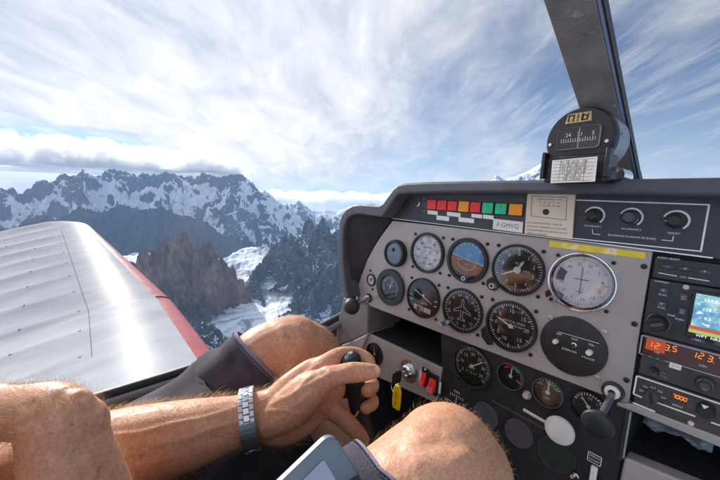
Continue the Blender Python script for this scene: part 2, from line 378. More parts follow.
# attitude
ga = gauge('attitude_indicator', C2, ROW1, .041, 'artificial horizon gauge with blue sky above brown ground', rim=.17)
ri = .041 * .83
M_sky = mat('horizon_blue', lin((92, 160, 205)), .5, 0, .15, 80); M_gnd = mat('horizon_brown', lin((150, 96, 66)), .5, 0, .2, 80)
MB().arc(0, ri * .98, rad(-12), rad(168), Z, 40).build('sky_half', M_sky, ga, smooth=0)
MB().arc(0, ri * .98, rad(168), rad(348), Z, 40).build('ground_half', M_gnd, ga, smooth=0)
t = MB(); t.line(-ri * .95, .0045 + .0035, ri * .95, -.0075 + .0035, .0010, Z + .0003)
for k, w in ((.007, .007), (.0125, .011), (-.007, .007), (-.0125, .011)): t.line(-w / 2 + k * .2, k, w / 2 + k * .2, k - w * .2, .0007, Z + .0003)
for a in (40, 60, 75, 90, 105, 120, 140): t.line(.0275 * math.cos(rad(a)), .0275 * math.sin(rad(a)), .0325 * math.cos(rad(a)), .0325 * math.sin(rad(a)), .0011, Z + .0003)
t.build('marking', M_white, ga, smooth=0)
t = MB(); t.arc(.0170, .0188, rad(-165), rad(-15), Z + .0010, 20); t.line(-.021, 0, -.009, 0, .0018, Z + .001); t.line(.009, 0, .021, 0, .0018, Z + .001); t.disc(0, 0, .0016, Z + .001, 12); t.build('aircraft_symbol', M_orange, ga, smooth=0)
MB().prism([(-.026, -.021), (0, -.0305), (.022, -.022), (.014, -.036), (-.018, -.034)], Z - .0006, Z + .0016).build('lower_mask', M_black, ga)
def knobby(parent, x, y, h0, h1, r, ringed=True, name='setting_knob'):
    k = MB().lathe([(r, h0), (r, h1 - .001), (r * .9, h1)], 24, x, y, cap1=True).build(name, M_steel if ringed else M_black, parent)
    if ringed: MB().disc(x, y, r * .55, h1 + .0002, 20).build('knob_centre', M_black, k)
    return k
x, y = on_panel(463, 278.5, .018); knobby(ga, x - C2, y - ROW1, .008, .018, .0042)
# altimeter
gl = gauge('altimeter', C3, ROW1, .0415, 'altimeter with bright reflection over black dial and pale pointer', rim=.09, g=M_gauge_glass_hi)
t = MB(); ticks(t, .0325, .0365, 50, .0007, Z, w2=.0013, every=5, r2=.0305); nums(t, list('0123456789'), .0255, .0085, Z, 0, 36); t.text('ALT', .0055, 0, .0105, Z); t.text('1013', .0055, .013, -.001, Z); t.build('marking', M_white, gl, smooth=0)
MB().box(.0085, .0190, -.0045, .0030, Z - .0003, Z - .0001).build('pressure_window', M_inkd, gl, smooth=0)
needle(gl, 244, .030, .0026, Z + .0014); needle(gl, 30, .019, .0036, Z + .0009, name='short_needle')
MB().prism([(-.040, -.020), (-.026, -.034), (-.032, -.042), (-.040, -.042), (-.0475, -.036), (-.0475, -.026)], .004, .0085).build('corner_block', M_black, gl, bevel=.001)
x, y = on_panel(491.3, 286, .020); knobby(gl, x - C3, y - ROW1, .008, .020, .0050)
# directional gyro: sky reflection painted into the dial as white
gd_ = 0; gd = gauge('horizontal_situation_indicator', C4, ROW1, .0475, 'largest gauge with chrome ring and face whitened by painted reflection', bezel=M_chrome, rim=.06, scr=1.10, dial=mat('dial_painted_reflection', lin((242, 240, 243)), .5, 0, .05, 60, wear=(lin((222, 206, 204)), 55, .60)), g=M_gauge_glass_hi)
MB().lathe([(.0447, .0052), (.0447, .0075), (.0425, .0080), (.0408, .0056)], 56, 0, 0).build('inner_ring', M_black, gd)
t = MB(); ticks(t, .0345, .0390, 72, .0005, Z + .0001, w2=.0010, every=6, r2=.0325); nums(t, ['N', '3', '6', 'E', '12', '15', 'S', '21', '24', 'W', '30', '33'], .0285, .0068, Z + .0001, 20, 30)
t.line(0, -.020, 0, .024, .0012, Z + .0003); t.line(-.010, .004, .010, .004, .0012, Z + .0003); t.line(-.005, -.016, .005, -.016, .0010, Z + .0003); t.build('marking', mat('grey_dial_print', lin((128, 124, 132)), .6, 0, .15, 90), gd, smooth=0)
t = MB(); t.arc(.024, .036, rad(148), rad(185), Z + .0002, 16); t.prism([(-.034, -.020), (-.021, -.026), (-.024, -.034)], Z, Z + .0008); t.build('flag', mat('slate_flag', lin((96, 98, 112)), .5), gd, smooth=0)
MB().prism([(-.0425, -.022), (-.027, -.036), (-.036, -.0405), (-.0475, -.035), (-.049, -.027)], .004, .0085).build('corner_block', M_black, gd, bevel=.001)
for c_ in gd.children: c_.scale = (.872, .872, 1)
x, y = on_panel(551, 299.3, .020); knobby(gd, x - C4, y - ROW1, .008, .020, .0052)
# turn coordinator
gt = gauge('turn_coordinator', C1, ROW2, R0, 'turn gauge with slanted white needle and white inclinometer window', dial=mat('dial_brown_black', (.028, .022, .020), .5, 0, .25, 90), rim=.07)
t = MB(); t.line(-.024, .0125, .022, -.0075, .0024, Z, .0014); t.prism([(-.003, .002), (.003, .002), (.002, .008), (-.002, .008)], Z, Z + .0002)
for sx_ in (-1, 1):
    for k in (0, 1): t.line(sx_ * .027, -.001 - .009 * k, sx_ * .034, .0005 - .010 * k, .0022, Z)
t.text('2 MIN', .0060, .004, -.0115, Z); t.build('marking', M_white, gt, smooth=0)
MB().box(-.022, .021, -.0285, -.0185, Z, Z + .0006, rot=-.05).build('inclinometer', mat('inclinometer_white', (.7, .72, .68), .4), gt)
MB().box(-.0035, -.0018, -.0290, -.0180, Z + .0003, Z + .0010).box(.0018, .0035, -.0290, -.0180, Z + .0003, Z + .0010).lathe([(.0046, Z + .0006), (.003, Z + .003), (.0005, Z + .0036)], 16, -.010, -.0235).build('ball_line', M_black, gt)
# heading indicator
gh = gauge('heading_indicator', C2, ROW2, R0, 'heading gauge with white aeroplane outline and tan reflection', rim=.09)
t = MB(); ticks(t, .0335, .0362, 72, .0005, Z, w2=.0013, every=2, r2=.0325)
for i in range(12):
    a = rad(90 - 30 * i - 14); t.text(['N', '3', '6', 'E', '12', '15', 'S', '21', '24', 'W', '30', '33'][i], .0072, .0278 * math.cos(a), .0278 * math.sin(a), Z, a - PI / 2)
pl = [(0, .022), (-.0022, .017), (-.0022, .007), (-.017, -.002), (-.017, -.0055), (-.0022, -.0015), (-.0018, -.013), (-.007, -.017), (-.007, -.0195), (0, -.0175), (.007, -.0195), (.007, -.017), (.0018, -.013), (.0022, -.0015), (.017, -.0055), (.017, -.002), (.0022, .007), (.0022, .017)]
for i in range(len(pl)): t.line(*pl[i], *pl[(i + 1) % len(pl)], .0009, Z + .0003)
t.build('marking', M_white, gh, smooth=0)
x, y = on_panel(440.5, 325, .030)
MB().tube([(-.026, -.030, .006), (-.030, -.033, .014), (x - C2, y - ROW2, .030)], [.0055, .0045, .0042], 16).build('setting_shaft', M_darksteel, gh)
MB().lathe([(.0052, .030), (.0052, .034), (.004, .0355)], 20, x - C2, y - ROW2, cap1=True).build('setting_knob', M_screwl, gh)
# vertical speed
gv = gauge('vertical_speed_indicator', C3, ROW2, .0415, 'black vertical speed gauge numbered to 20 in white', rim=.10)
t = MB()
for i in range(60):
    a = -90 + i * 6
    if 78 < (a % 360) < 102: continue
    b_ = i % 5 == 0; ar = rad(90 - a); r_0 = .0295 if b_ else .0325; t.line(r_0 * math.cos(ar), r_0 * math.sin(ar), .0365 * math.cos(ar), .0365 * math.sin(ar), .0016 if b_ else .0010, Z)
for s_, a in [('0', 270), ('5', 308), ('10', 358), ('15', 48), ('20', 90), ('5', 232), ('10', 200), ('15', 140)]:
    ar = rad(90 - a); t.text(s_, .0090, .0245 * math.cos(ar), .0245 * math.sin(ar), Z)
t.text('VERTICAL SPEED', .0050, .004, .0075, Z); t.text('100 FT PER MIN', .0044, .004, .0015, Z); t.build('marking', M_white, gv, smooth=0)
needle(gv, 292, .027, .0024, Z + .0012)
MB().prism([(-.041, -.012), (-.028, -.033), (-.024, -.040), (-.034, -.045), (-.046, -.034), (-.049, -.022)], .004, .0085).build('corner_block', M_black, gv, bevel=.002)
# black round audio plate
gp = mount('audio_selector_plate', C4, ROW2, 'plain black round plate with three small white controls', 'plate', None)
MB().lathe([(.0420, .004), (.0417, .0066), (.0410, .007)], 56, cap1=True).build('disc', mat('brown_black_disc', (.022, .018, .018), .55, 0, .2, 60, .2, 900), gp)
def L(u, v, h, cx, cy): x, y = on_panel(u, v, h); return x - cx, y - cy
for u, v, rr, ss in [(555, 341.8, .0034, 1), (573.2, 345.6, .0034, 0), (588.8, 353, .0038, 1)]:
    x, y = L(u, v, .012, C4, ROW2)
    if ss: MB().lathe([(rr, .007), (rr, .013), (rr * .7, .015)], 20, x, y, cap1=True).build('white_button', M_paperw, gp)
    else: MB().lathe([(rr, .007), (rr, .009), (rr * .55, .0095), (rr * .5, .0075)], 20, x, y).build('jack_socket', M_steel, gp)
t = MB()
for s_, u, v in [('OFF', 559, 334.2), ('VOX', 574.5, 339.4), ('SQL', 591.5, 345)]: t.text(s_, .0038, *L(u, v, .0073, C4, ROW2), .0073)
t.text('INTERCOM', .0037, *L(569, 350.5, .0073, C4, ROW2), .0073); t.text('4 PLACES', .0037, *L(588, 358.5, .0073, C4, ROW2), .0073)
(xa, ya), (xb, yb) = L(558, 331.8, .0073, C4, ROW2), L(599, 343.5, .0073, C4, ROW2); t.line(xa, ya, xb, yb, .0006, .0073); t.build('lettering', M_white, gp, smooth=0)
for u, v in [(604, 331.5), (546, 356.5), (597, 377.5), (550.5, 317.5)]:
    MB().lathe([(.0038, .004), (.0036, .0064), (.0025, .0068)], 18, *L(u, v, .006, C4, ROW2), cap1=True).build('screw', M_screwl, gp)
# clock column
gc = gauge('suction_gauge', -.4902, -.2105, .0415, 'wide rimmed dark gauge at the taupe plate left edge', bezel=mat('slate_bezel', (.035, .036, .04), .5, 0, .2, 80), dial=mat('dial_slate', lin((58, 58, 66)), .4, 0, .2, 80, wear=(lin((130, 132, 142)), 70, .58)), screws=False, rim=.34, h=.005)
t = MB(); ticks(t, .019, .0235, 20, .0008, Z + .002, -110, 110, every=5, w2=.0014, r2=.0175); t.text('SUCTION', .0050, 0, .004, Z + .002); t.build('marking', M_white, gc, smooth=0)
for a in (45, 135, 225, 315): MB().lathe([(.0033, .004), (.003, .0058)], 14, .0435 * math.cos(rad(a)), .0435 * math.sin(rad(a)), cap1=True).build('screw', M_screwl, gc)
needle(gc, 20, .020, .0014, Z + .0024)
x, y = on_panel(393.5, 253.5, .015)
gw = mount('vent_lens', x, y, 'small round blue-grey lens in black collar at top corner of taupe plate', 'lens')
MB().lathe([(.0300, .004), (.0300, .012), (.0285, .016), (.0245, .017), (.0238, .0130)], 44).build('collar', M_black, gw)
MB().lathe([(.0240, .0130), (.018, .0145), (.008, .0150), (.0003, .0151)], 40).build('lens_face', mat('lens_bluegrey', lin((98, 112, 128)), .35, 0, .2, 60, coat=.5), gw)
MB().lathe([(.0045, .0145), (.0042, .0158), (.0028, .016), (.0026, .0152)], 20, -.001, .008, cap1=True).build('pin', M_inkd, gw)
x, y = on_panel(371, 280, .006)
gs = mount('stall_warning_jack', x, y, 'tiny silver faced dial between two black screws on taupe plate', 'dial')
MB().lathe([(.0150, .004), (.0150, .007), (.0125, .0085), (.0115, .0065)], 30).build('bezel', M_black, gs)
MB().disc(0, 0, .0118, .0062, 30).build('dial', mat('dial_silver', lin((176, 172, 170)), .35, .4, .3, 200), gs)
needle(gs, 35, .010, .0016, .0066, m=M_inkd)
for sg in (-1, 1): MB().lathe([(.003, .004), (.0028, .0062)], 12, -.006 * sg, .0215 * sg, cap1=True).build('screw', M_screw, gs)

# left throttle plunger
def plunger(name, a, b_, label, rk, head, shaft_m=M_darksteel, rs=.0042, collar=True, knob_m=M_rubber, ks=1.0, cs=1.0):
    head = [(r * ks, z * ks) for r, z in head]
    r_ = empty(name, a, PROT, label, 'control knob')
    loc = r_.rotation_euler.to_matrix().transposed() @ (Vector(b_) - Vector(a))
    d = loc.normalized()
    q = Vector((0, 0, 1)).rotation_difference(d)
    MB().tube([(0, 0, -.004), tuple(loc)], rs, 18).build('shaft', shaft_m, r_)
    if collar:
        MB().lathe([(r * cs, z) for r, z in ((.0185, .004), (.0180, .008), (.0150, .0095), (.0130, .0090))], 32).build('collar', M_rubber, r_)
        MB().lathe([(.0130 * cs, .0085), (.0118 * cs, .0120), (.0080 * cs, .0128), (min(rs * 1.02, .007 * cs), .0120)], 32).build('white_gland', M_paperw, r_)
    k = MB().lathe(head, 40, cap1=True)
    k.v = [tuple(q @ Vector(p) + loc) for p in k.v]
    k.build('knob', knob_m, r_)
    return r_
a = panel_world(*on_panel(368.3, 298, .006), .0); 
plunger('throttle_plunger', a, cam_pt(351.5, 306.5, .665), 'small black ball throttle beside the trim under the hood edge', .015,
        [(.006, -.020), (.013, -.016), (.0195, -.007), (.0205, .000), (.0185, .007), (.013, .0125), (.006, .015)], ks=.82, cs=.60, rs=.0034)
a = panel_world(*on_panel(612.8, 391.5, .006), .0)
plunger('throttle_plunger', a, cam_pt(597.5, 424, .375), 'large black mushroom throttle pulled out beside the radio rack', .02,
        [(.0070, -.024), (.012, -.021), (.0195, -.0115), (.0235, -.0035), (.0242, .0005), (.0228, .0038), (.017, .0065), (.009, .0078)], rs=.0038, ks=.68, cs=.68)

# ================================================================= LOWER PANELS
H1 = -.010
sub = mount('engine_subpanel', 0, 0, 'black lower panel below the taupe plate holding engine gauges', 'panel')
sub_px = [(441, 331), (606, 395.6), (631, 408), (617, 482), (600, 540), (430, 560), (437.5, 400), (441.5, 366)]
MB().prism(pp(sub_px, -.004), -.012, -.004).build('plate', M_blackmat, sub, bevel=.001)
t = MB(); pl_line(t, (492, 400.5), (546, 429.5), .0030, -.0030); t.build('ridge', M_blank, sub, smooth=0)
HS = -.004
def sgauge(name, u, v, r, label, dial, **k):
    x, y = on_panel(u, v, HS + .004)
    return gauge(name, x, y, r, label, dial=dial, screws=False, h=HS, group='engine gauges on the black subpanel', **k), x, y
ZS = HS + .0012
gr, x, y = sgauge('tachometer', 471.3, 366.5, .0378, 'flare green tinted tachometer standing alone in the black lower panel', mat('dial_flare_green', (.020, .032, .020), .5, 0, .2, 80), rim=.07, bezel=mat('bezel_flare_green', (.03, .036, .028), .35, .2, .2, 80))  # green lens flare tint painted into the dial and bezel colours
t = MB(); ticks(t, .0285, .0335, 36, .0009, ZS, -130, 130, every=5, w2=.0016, r2=.0268); nums(t, ['5', '10', '15', '20', '25', '30', '35'], .0215, .0088, ZS, -125, 41); t.text('RPM', .0066, 0, -.004, ZS); t.text('0 1 8 4 7', .0062, 0, -.0125, ZS); t.build('marking', M_white, gr, smooth=0)
needle(gr, 52, .027, .0024, ZS + .001)
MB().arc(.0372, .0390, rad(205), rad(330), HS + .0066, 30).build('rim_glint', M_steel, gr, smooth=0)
gf, x, y = sgauge('oil_pressure_gauge', 510, 376.5, .0222, 'small engine gauge with green and red arc over dark lower half', M_dial, rim=.08, bezel=M_blank)
t = MB(); t.arc(.0135, .0170, rad(95), rad(140), ZS, 10); t.build('red_arc', M_red, gf, smooth=0)
t = MB(); t.arc(.0135, .0170, rad(40), rad(90), ZS, 10); t.build('green_arc', M_green, gf, smooth=0)
needle(gf, 4, .0165, .0020, ZS + .001); t = MB(); t.line(.0095, -.003, .0172, -.007, .0010, ZS); t.build('marking', M_white, gf, smooth=0)
gf2, x, y = sgauge('oil_temperature_gauge', 547.2, 393, .0222, 'small copper faced engine gauge above white plunger', mat('dial_copper', (.10, .065, .05), .4, 0, .4, 60), rim=.08, bezel=M_blank)
t = MB(); nums(t, ['40', '80', '120'], .0140, .0050, ZS, -50, 50); t.text('OIL', .0058, 0, -.0098, ZS); ticks(t, .0160, .0186, 9, .001, ZS, -60, 60); t.build('marking', M_white, gf2, smooth=0)
t = MB(); t.arc(.0125, .0150, rad(30), rad(80), ZS + .0001, 10); t.build('green_arc', M_green, gf2, smooth=0); needle(gf2, 2, .0160, .002, ZS + .001)
gf3, x, y = sgauge('fuel_gauge', 588, 407.5, .0222, 'dark engine gauge half hidden behind large black throttle knob', M_dial, rim=.07)
t = MB(); ticks(t, .0155, .0190, 13, .0010, ZS, -70, 70, every=3, w2=.0016); nums(t, ['0', '1/2', '1'], .0118, .0046, ZS, -50, 50); t.build('marking', M_white, gf3, smooth=0)
needle(gf3, -40, .0155, .0016, ZS + .001)
for u, v, r, lab, m in [(485, 416, .0226, 'grey round blank cover nearest the bare knee', M_blank), (518, 434, .0224, 'grey round blank cover between its neighbour and white plunger', M_blank), (555.5, 455.5, .0265, 'dark green round blank cover below white plunger', mat('blank_dark_green', (.016, .030, .024), .5, 0, .2, 60))]:
    r_ = mount('blank_cover', *on_panel(u, v, HS + .003), lab, 'cover', 'round blanking covers in lower panel')
    MB().lathe([(r, HS), (r, HS + .0020), (r * .96, HS + .0032), (r * .90, HS + .0030), (r * .88, HS + .0026)], 44, cap1=True).build('disc', m, r_)
# white strip and plunger
r_ = mount('caption_strip', *on_panel(535, 416.5, HS), 'white caption strip leading to the white plunger', 'label')
(xa, ya), (xb, yb) = on_panel(523.5, 409.3, HS), on_panel(549, 424, HS); xm, ym = on_panel(535, 416.5, HS)
MB().line(xa - xm, ya - ym, xb - xm, yb - ym, .0050, HS + .0008).build('strip', M_paperw, r_, smooth=0)
t = MB(); t.text('RECHAUFFAGE CARBU', .0030, 0, 0, HS + .0011, math.atan2(yb - ya, xb - xa)); t.build('lettering', M_ink, r_, smooth=0)
a = panel_world(*on_panel(566, 424, 0), HS)
plunger('pull_knob', a, cam_pt(559.2, 430.6, .455), 'white round pull knob low on the black subpanel', .02,
        [(.006, -.012), (.014, -.010), (.0205, -.004), (.0212, .000), (.0195, .003), (.012, .0048), (.005, .0053)], ks=.90, collar=False, knob_m=mat('ivory_knob', lin((214, 205, 198)), .4, 0, .05, 60))
# small pale pilot lamp
r_ = mount('push_button', *on_panel(525.6, 396, HS + .006), 'tiny ivory push button between two small engine gauges', 'button')
MB().lathe([(.0052, HS), (.0052, HS + .006), (.004, HS + .008)], 20, cap1=True).build('cap', mat('ivory_cap', lin((200, 180, 160)), .45), r_); MB().lathe([(.0075, HS), (.0072, HS + .002), (.0054, HS + .0025)], 24).build('collar', M_steel, r_)
# flap decal
xm, ym = on_panel(456, 403, HS)
r_ = mount('trim_decal', xm, ym, 'white line decal of half round dial on black lower panel', 'decal')
t = MB(); zz = HS + .0006; t.arc(.0185, .0200, rad(195), rad(350), zz, 24); t.line(-.020, -.002, .021, -.004, .0014, zz); t.line(-.019, -.008, .019, -.0095, .0009, zz); t.line(0, -.019, 0, .016, .0012, zz); t.arc(.009, .010, rad(200), rad(345), zz, 18)
for k in range(-3, 4): t.line(k * .0042, .012 - abs(k) * .0004, k * .0046, .0175 - abs(k) * .0006, .0009, zz)
t.text('PARC', .0055, 0, .022, zz); t.build('line_art', M_white, r_, smooth=0)
# fuel valve and its caption
r_ = mount('fuel_valve_caption', *on_panel(594.5, 458.8, HS), 'small outlined caption plate above white fuel lever', 'label')
t = MB(); 
for a_, b_ in [((-.0115, .008), (.0115, .008)), ((.0115, .008), (.0115, -.008)), ((.0115, -.008), (-.0115, -.008)), ((-.0115, -.008), (-.0115, .008))]: t.line(*a_, *b_, .0014, HS + .0006)
r_.scale = (.66, .80, 1); t.text('ESSENCE', .0048, 0, .0032, HS + .0006); t.text('OUVERT', .0050, 0, -.0034, HS + .0006); t.build('lettering', M_white, r_, smooth=0)
r_ = mount('fuel_lever', *on_panel(593, 476, .008), 'white rectangular fuel lever below outlined caption plate', 'lever')
r_.scale = (.62, .80, 1); MB().box(-.0060, .0060, -.018, .017, .004, .010).build('handle', M_paperw, r_, bevel=.0018); MB().box(-.0085, .0085, -.022, -.004, HS, .004).build('base', M_black, r_, bevel=.001)
t = MB(); t.text('I', .006, 0, .006, .0104); t.build('mark', M_ink, r_, smooth=0)
r_ = mount('toggle_switch', *on_panel(574.5, 477.5, .005), 'chrome toggle tip at the bottom of black subpanel', 'switch')
r_.scale = (.7, .7, .8); MB().lathe([(.0065, HS), (.0062, .002), (.004, .003)], 20).build('nut', M_steel, r_); MB().tube([(0, 0, 0), (-.001, .005, .012), (-.0015, .008, .018)], [.0022, .0028, .0036], 14).build('lever', M_chrome, r_)

# lower left grey switch panel
lp = mount('switch_panel', 0, 0, 'grey metal switch panel with ignition key below open recess', 'panel')
MB().prism(pp([(366.5, 333), (372, 335), (441.3, 368.5), (435.5, 403), (420, 396), (352, 366), (356, 340)], .004), -.004, .004).build('plate', M_lower, lp, bevel=.0015)
# open recess between plate and switch panel
rc = mount('open_recess', 0, 0, 'open dark storage recess under the taupe plate', 'recess')
xl, _ = on_panel(369, 318, 0); xr, _ = on_panel(441, 350, 0); yt, yb_ = -.272, -.3405
xl = -.578; xr = -.343
MB().box(xl, xr, yt, yt + .006, -.16, -.013).box(xl, xr, yb_ - .006, yb_, -.16, -.001).box(xl - .006, xl, yb_ - .006, yt + .006, -.16, -.001).box(xr, xr + .006, yb_ - .006, yt + .006, -.16, -.013).box(xl, xr, yb_, yt, -.166, -.16).build('liner', M_hoodin, rc)
MB().box(xl, xl + .022, yb_ + .0005, yt - .0005, -.030, .0015).build('side_cheek', M_side, rc, bevel=.002)
# vacuum gauge in lower panel
x, y = on_panel(374.5, 354, .006)
gx = gauge('voltmeter', x, y, .0265, 'small black gauge in the grey switch panel beside pilot thumb', screws=False, rim=.10, group=None)
needle(gx, -15, .018, .0018, Z + .001); t = MB(); ticks(t, .0175, .021, 7, .001, Z, -60, 60); t.text('V', .007, 0, -.010, Z); t.build('marking', M_white, gx, smooth=0)
# ignition switch + key
x, y = on_panel(407.5, 371.5, .008)
ig = mount('ignition_switch', x, y, 'round chrome ignition lock with key in the grey switch panel', 'switch')
MB().lathe([(.0250, .0041), (.0250, .0050)], 36, cap1=True).build('scale_plate', M_steel, ig)
t = MB(); 
for s_, a_ in [('OFF', 150), ('R', 112), ('L', 75), ('BOTH', 38)]: t.text(s_, .0062, .0195 * math.cos(rad(a_)), .0195 * math.sin(rad(a_)), .0053, rad(a_ - 90))
t.build('lettering', M_inkd, ig, smooth=0)
MB().lathe([(.0145, .005), (.0140, .013), (.0110, .0155), (.0075, .0155), (.0070, .0120)], 32, cap1=True).build('barrel', M_chrome, ig)
ky = empty('ignition_key', panel_world(x, y, .018), PROT, 'black headed ignition key hanging with steel ring in the lock', 'key')
MB().prism([(-.0015, -.0045), (.0015, -.0045), (.0015, .0045), (-.0015, .0045)], -.008, .012).build('blade', M_steel, ky)
MB().prism([(-.003, .010), (.003, .010), (.0045, -.004), (.003, -.016), (-.003, -.016), (-.0045, -.004)], .012, .034).build('head', M_black, ky, bevel=.002)
ring = MB(); ring.tube([(0.0 + .0105 * math.sin(2 * PI * k / 20), -.022 + .0105 * math.cos(2 * PI * k / 20), .030 + .003 * math.sin(2 * PI * k / 20)) for k in range(21)], .0011, 8); ring.build('key_ring', M_steel, ky)
tp = cam_pt(397, 397, .565)
kt = empty('key_tag', tp, PROT, 'yellow plastic tag dangling from the ignition key', 'tag'); kt.scale = (.86, .84, 1)
MB().prism([(-.0085, -.026), (.0085, -.026), (.0100, -.010), (.0095, .014), (.0050, .026), (-.0050, .026), (-.0095, .014), (-.0100, -.010)], -.0025, .0025).build('body', M_yelkey, kt, bevel=.0016)
t = MB(); t.text('F-GM', .0070, 0, .002, .0028, PI / 2); t.text('VQ', .0070, 0, -.014, .0028, PI / 2); t.build('lettering', M_inkd, kt, smooth=0)
MB().tube([(.004 * math.cos(2 * PI * k / 12), .023 + .005 * math.sin(2 * PI * k / 12), 0) for k in range(13)], .0009, 6).build('loop', M_steel, kt)
def lever_switch(u, v, w, hgt, label, m, rot):
    x, y = on_panel(u, v, .01); r_ = mount('rocker_switch', x, y, label, 'switch', 'red rocker switches')
    MB().box(-w / 2 - .004, w / 2 + .004, -hgt * .78, hgt * .9, .004, .0075, rot=rot, c=(0, 0)).build('frame', M_black, r_, bevel=.001)
    MB().add(*(lambda vs: (vs, [(0, 1, 2, 3), (4, 7, 6, 5), (0, 4, 5, 1), (1, 5, 6, 2), (2, 6, 7, 3), (3, 7, 4, 0)]))([(-w / 2, -hgt / 2, .019), (w / 2, -hgt / 2, .019), (w / 2, hgt / 2, .011), (-w / 2, hgt / 2, .011), (-w / 2, -hgt / 2, .0060), (w / 2, -hgt / 2, .0060), (w / 2, hgt / 2, .0060), (-w / 2, hgt / 2, .0060)])).build('rocker', m, r_, bevel=.001)
    return r_, w, hgt
r_, w, hg = lever_switch(423.8, 378.5, .0095, .023, 'slim red rocker switch in tall black frame beside ignition lock', M_red, 0)
MB().lathe([(.0022, .0075), (.002, .009)], 10, 0, .019, cap1=True).build('indicator_dot', M_white, r_)
MB().box(-.0150, -.0100, -.012, .010, .004, .0052).build('white_caption', M_paperw, r_)
r_, w, hg = lever_switch(432, 385.5, .0150, .025, 'broad red and pink rocker switch at switch panel end', M_red, 0)
MB().box(.0125, .0170, -.012, .012, .004, .0052).build('white_caption', M_paperw, r_)
MB().box(-.0066, .0066, -.0120, -.001, .0172, .0192).build('pink_tip', mat('pink_plastic', lin((238, 120, 125)), .4), r_)

# ================================================================= RADIO STACK
rs_px = lambda l, h: pp(l, h)
M_radio = mat('radio_black_face', (.028, .029, .032), .42, 0, .25, 60, .25, 1000)
M_radiob = mat('radio_brown_face', (.06, .049, .046), .42, 0, .25, 60, .25, 1000)
M_edge = mat('silver_edge', lin((170, 166, 164)), .4, .5, .1, 80)
XR = .13
def radio(name, label, yt0, yb0, x0, face, h=.006):
    r_ = mount(name, 0, 0, label, 'radio')
    MB().box(x0, XR, yb0, yt0, -.10, h).build('case', face, r_, bevel=.0015)
    return r_
def lbox(parent, name, u, v, w, hh, h0, h1, m, bevel=.0005, rot=0):
    w *= .66; hh *= .80
    x, y = on_panel(u, v, h1); return MB().box(x - w / 2, x + w / 2, y - hh / 2, y + hh / 2, h0, h1, rot=rot).build(name, m, parent, bevel=bevel)
def lknob(parent, name, u, v, r, h0, h1, m, ringm=None, prof=None):
    r *= .66
    x, y = on_panel(u, v, h1); k = MB().lathe([(r, h0), (r * .97, h1 - .002), (r * .85, h1)], 30, x, y, cap1=True).build(name, m, parent)
    if ringm: MB().lathe([(r * .80, h1 + .0001), (r * .74, h1 + .0009), (r * .62, h1 + .0001)], 30, x, y).build('cap_ring', ringm, k)
    return k
# y levels measured on the plane
A0 = on_panel(654.5, 256.5, .006)[1]; A1 = on_panel(652.5, 278.5, .006)[1]; A2 = on_panel(643.5, 333.5, .006)[1]; A3 = on_panel(636, 373.5, .006)[1]; A4 = on_panel(632, 404, .006)[1]
XA = on_panel(654.5, 262, .006)[0]
ra = radio('audio_selector', 'slim black audio selector unit with three oval buttons, top of the radio rack', A0, A1 + .0008, XA, M_radio)
for u, v in [(667.5, 266.7), (685.3, 269), (704.6, 271.8)]:
    x, y = on_panel(u, v, .008); MB().prism([(x + .0056 * math.cos(2 * PI * k / 20), y + .0024 * math.sin(2 * PI * k / 20)) for k in range(20)], .006, .0088).build('oval_button', M_blank, ra, bevel=.0008)
t = MB(); ptxt(t, 'AUDIO SELECT', 668.5, 258.6, 0.00294, .0063); ptxt(t, '-', 667.5, 266.3, 0.00420, .0090); ptxt(t, '+', 685.3, 268.8, 0.00420, .0090); ptxt(t, '+', 704.6, 271.6, 0.00420, .0090); ptxt(t, 'COM', 683, 277.2, 0.00238, .0063)
pl_line(t, (658.5, 272.8), (677, 276.2), .0009, .0063); pl_line(t, (688, 277.8), (709.5, 281.2), .0009, .0063); t.build('lettering', M_white, ra, smooth=0)
rg = radio('navigation_radio', 'black navigator with bright colour map screen and big rotary knob', A1, A2 + .0008, XA - .001, M_radio, .007)
x0s, y0s = on_panel(696.5, 293, .007); x1s, y1s = on_panel(692.6, 336, .007)
sc = MB().box(x0s - .003, .096, y1s - .001, y0s + .003, .007, .009).build('screen_frame', M_black, rg, bevel=.0008)
def screen_mat():
    m = bpy.data.materials.new('map_screen_glow'); t = NT(m); p = t.p
    c = t.obj(); n1 = t.noise(c, 60, 4); n2 = t.noise(t.mapped(c, (1, 1.6, 1), loc=(3, 2, 0)), 110, 3)
    colr = t.ramp(n1, [(.30, (.06, .16, .42)), (.45, (.12, .34, .56)), (.55, (.26, .55, .60)), (.68, (.66, .82, .80))])
    colr = t.mix(t.ramp(n2, [(.60, 0), (.66, 1)]), colr, (.85, .92, .95))
    t.link(colr, p.inputs['Emission Color']); p.inputs['Emission Strength'].default_value = .75; p.inputs['Base Color'].default_value = (.02, .02, .02, 1); p.inputs['Roughness'].default_value = .2
    return m
MB().box(x0s, .093, y1s + .0125, y0s, .009, .0094).build('map_screen', screen_mat(), rg, smooth=0)
MB().box(x0s - .001, .093, y1s + .0085, y1s + .0122, .009, .0095).build('red_bar', emis('screen_red', (.55, .10, .05), .7), rg, smooth=0)
MB().box(x0s - .001, .093, y1s + .0045, y1s + .0083, .009, .0095).build('green_bar', emis('screen_green', (.45, .55, .12), .7), rg, smooth=0)
t = MB(); 
for k in range(5): t.text(['124.5', 'LFLJ', '118.1', 'TRK 041', '9.5'][k], .0048, x0s + .012 + (k % 2) * .034, y0s - .006 - k * .0052, .0098)
t.text('WPT  NRST', .0042, x0s + .016, y1s + .0025, .0096); t.build('screen_text', emis('screen_white', (.95, .97, 1), .9), rg, smooth=0)
for k, (u, v) in enumerate([(663.5, 291), (661.5, 304.5)]):
    lbox(rg, 'push_key', u, v, .012, .0075, .007, .0098, M_blank)
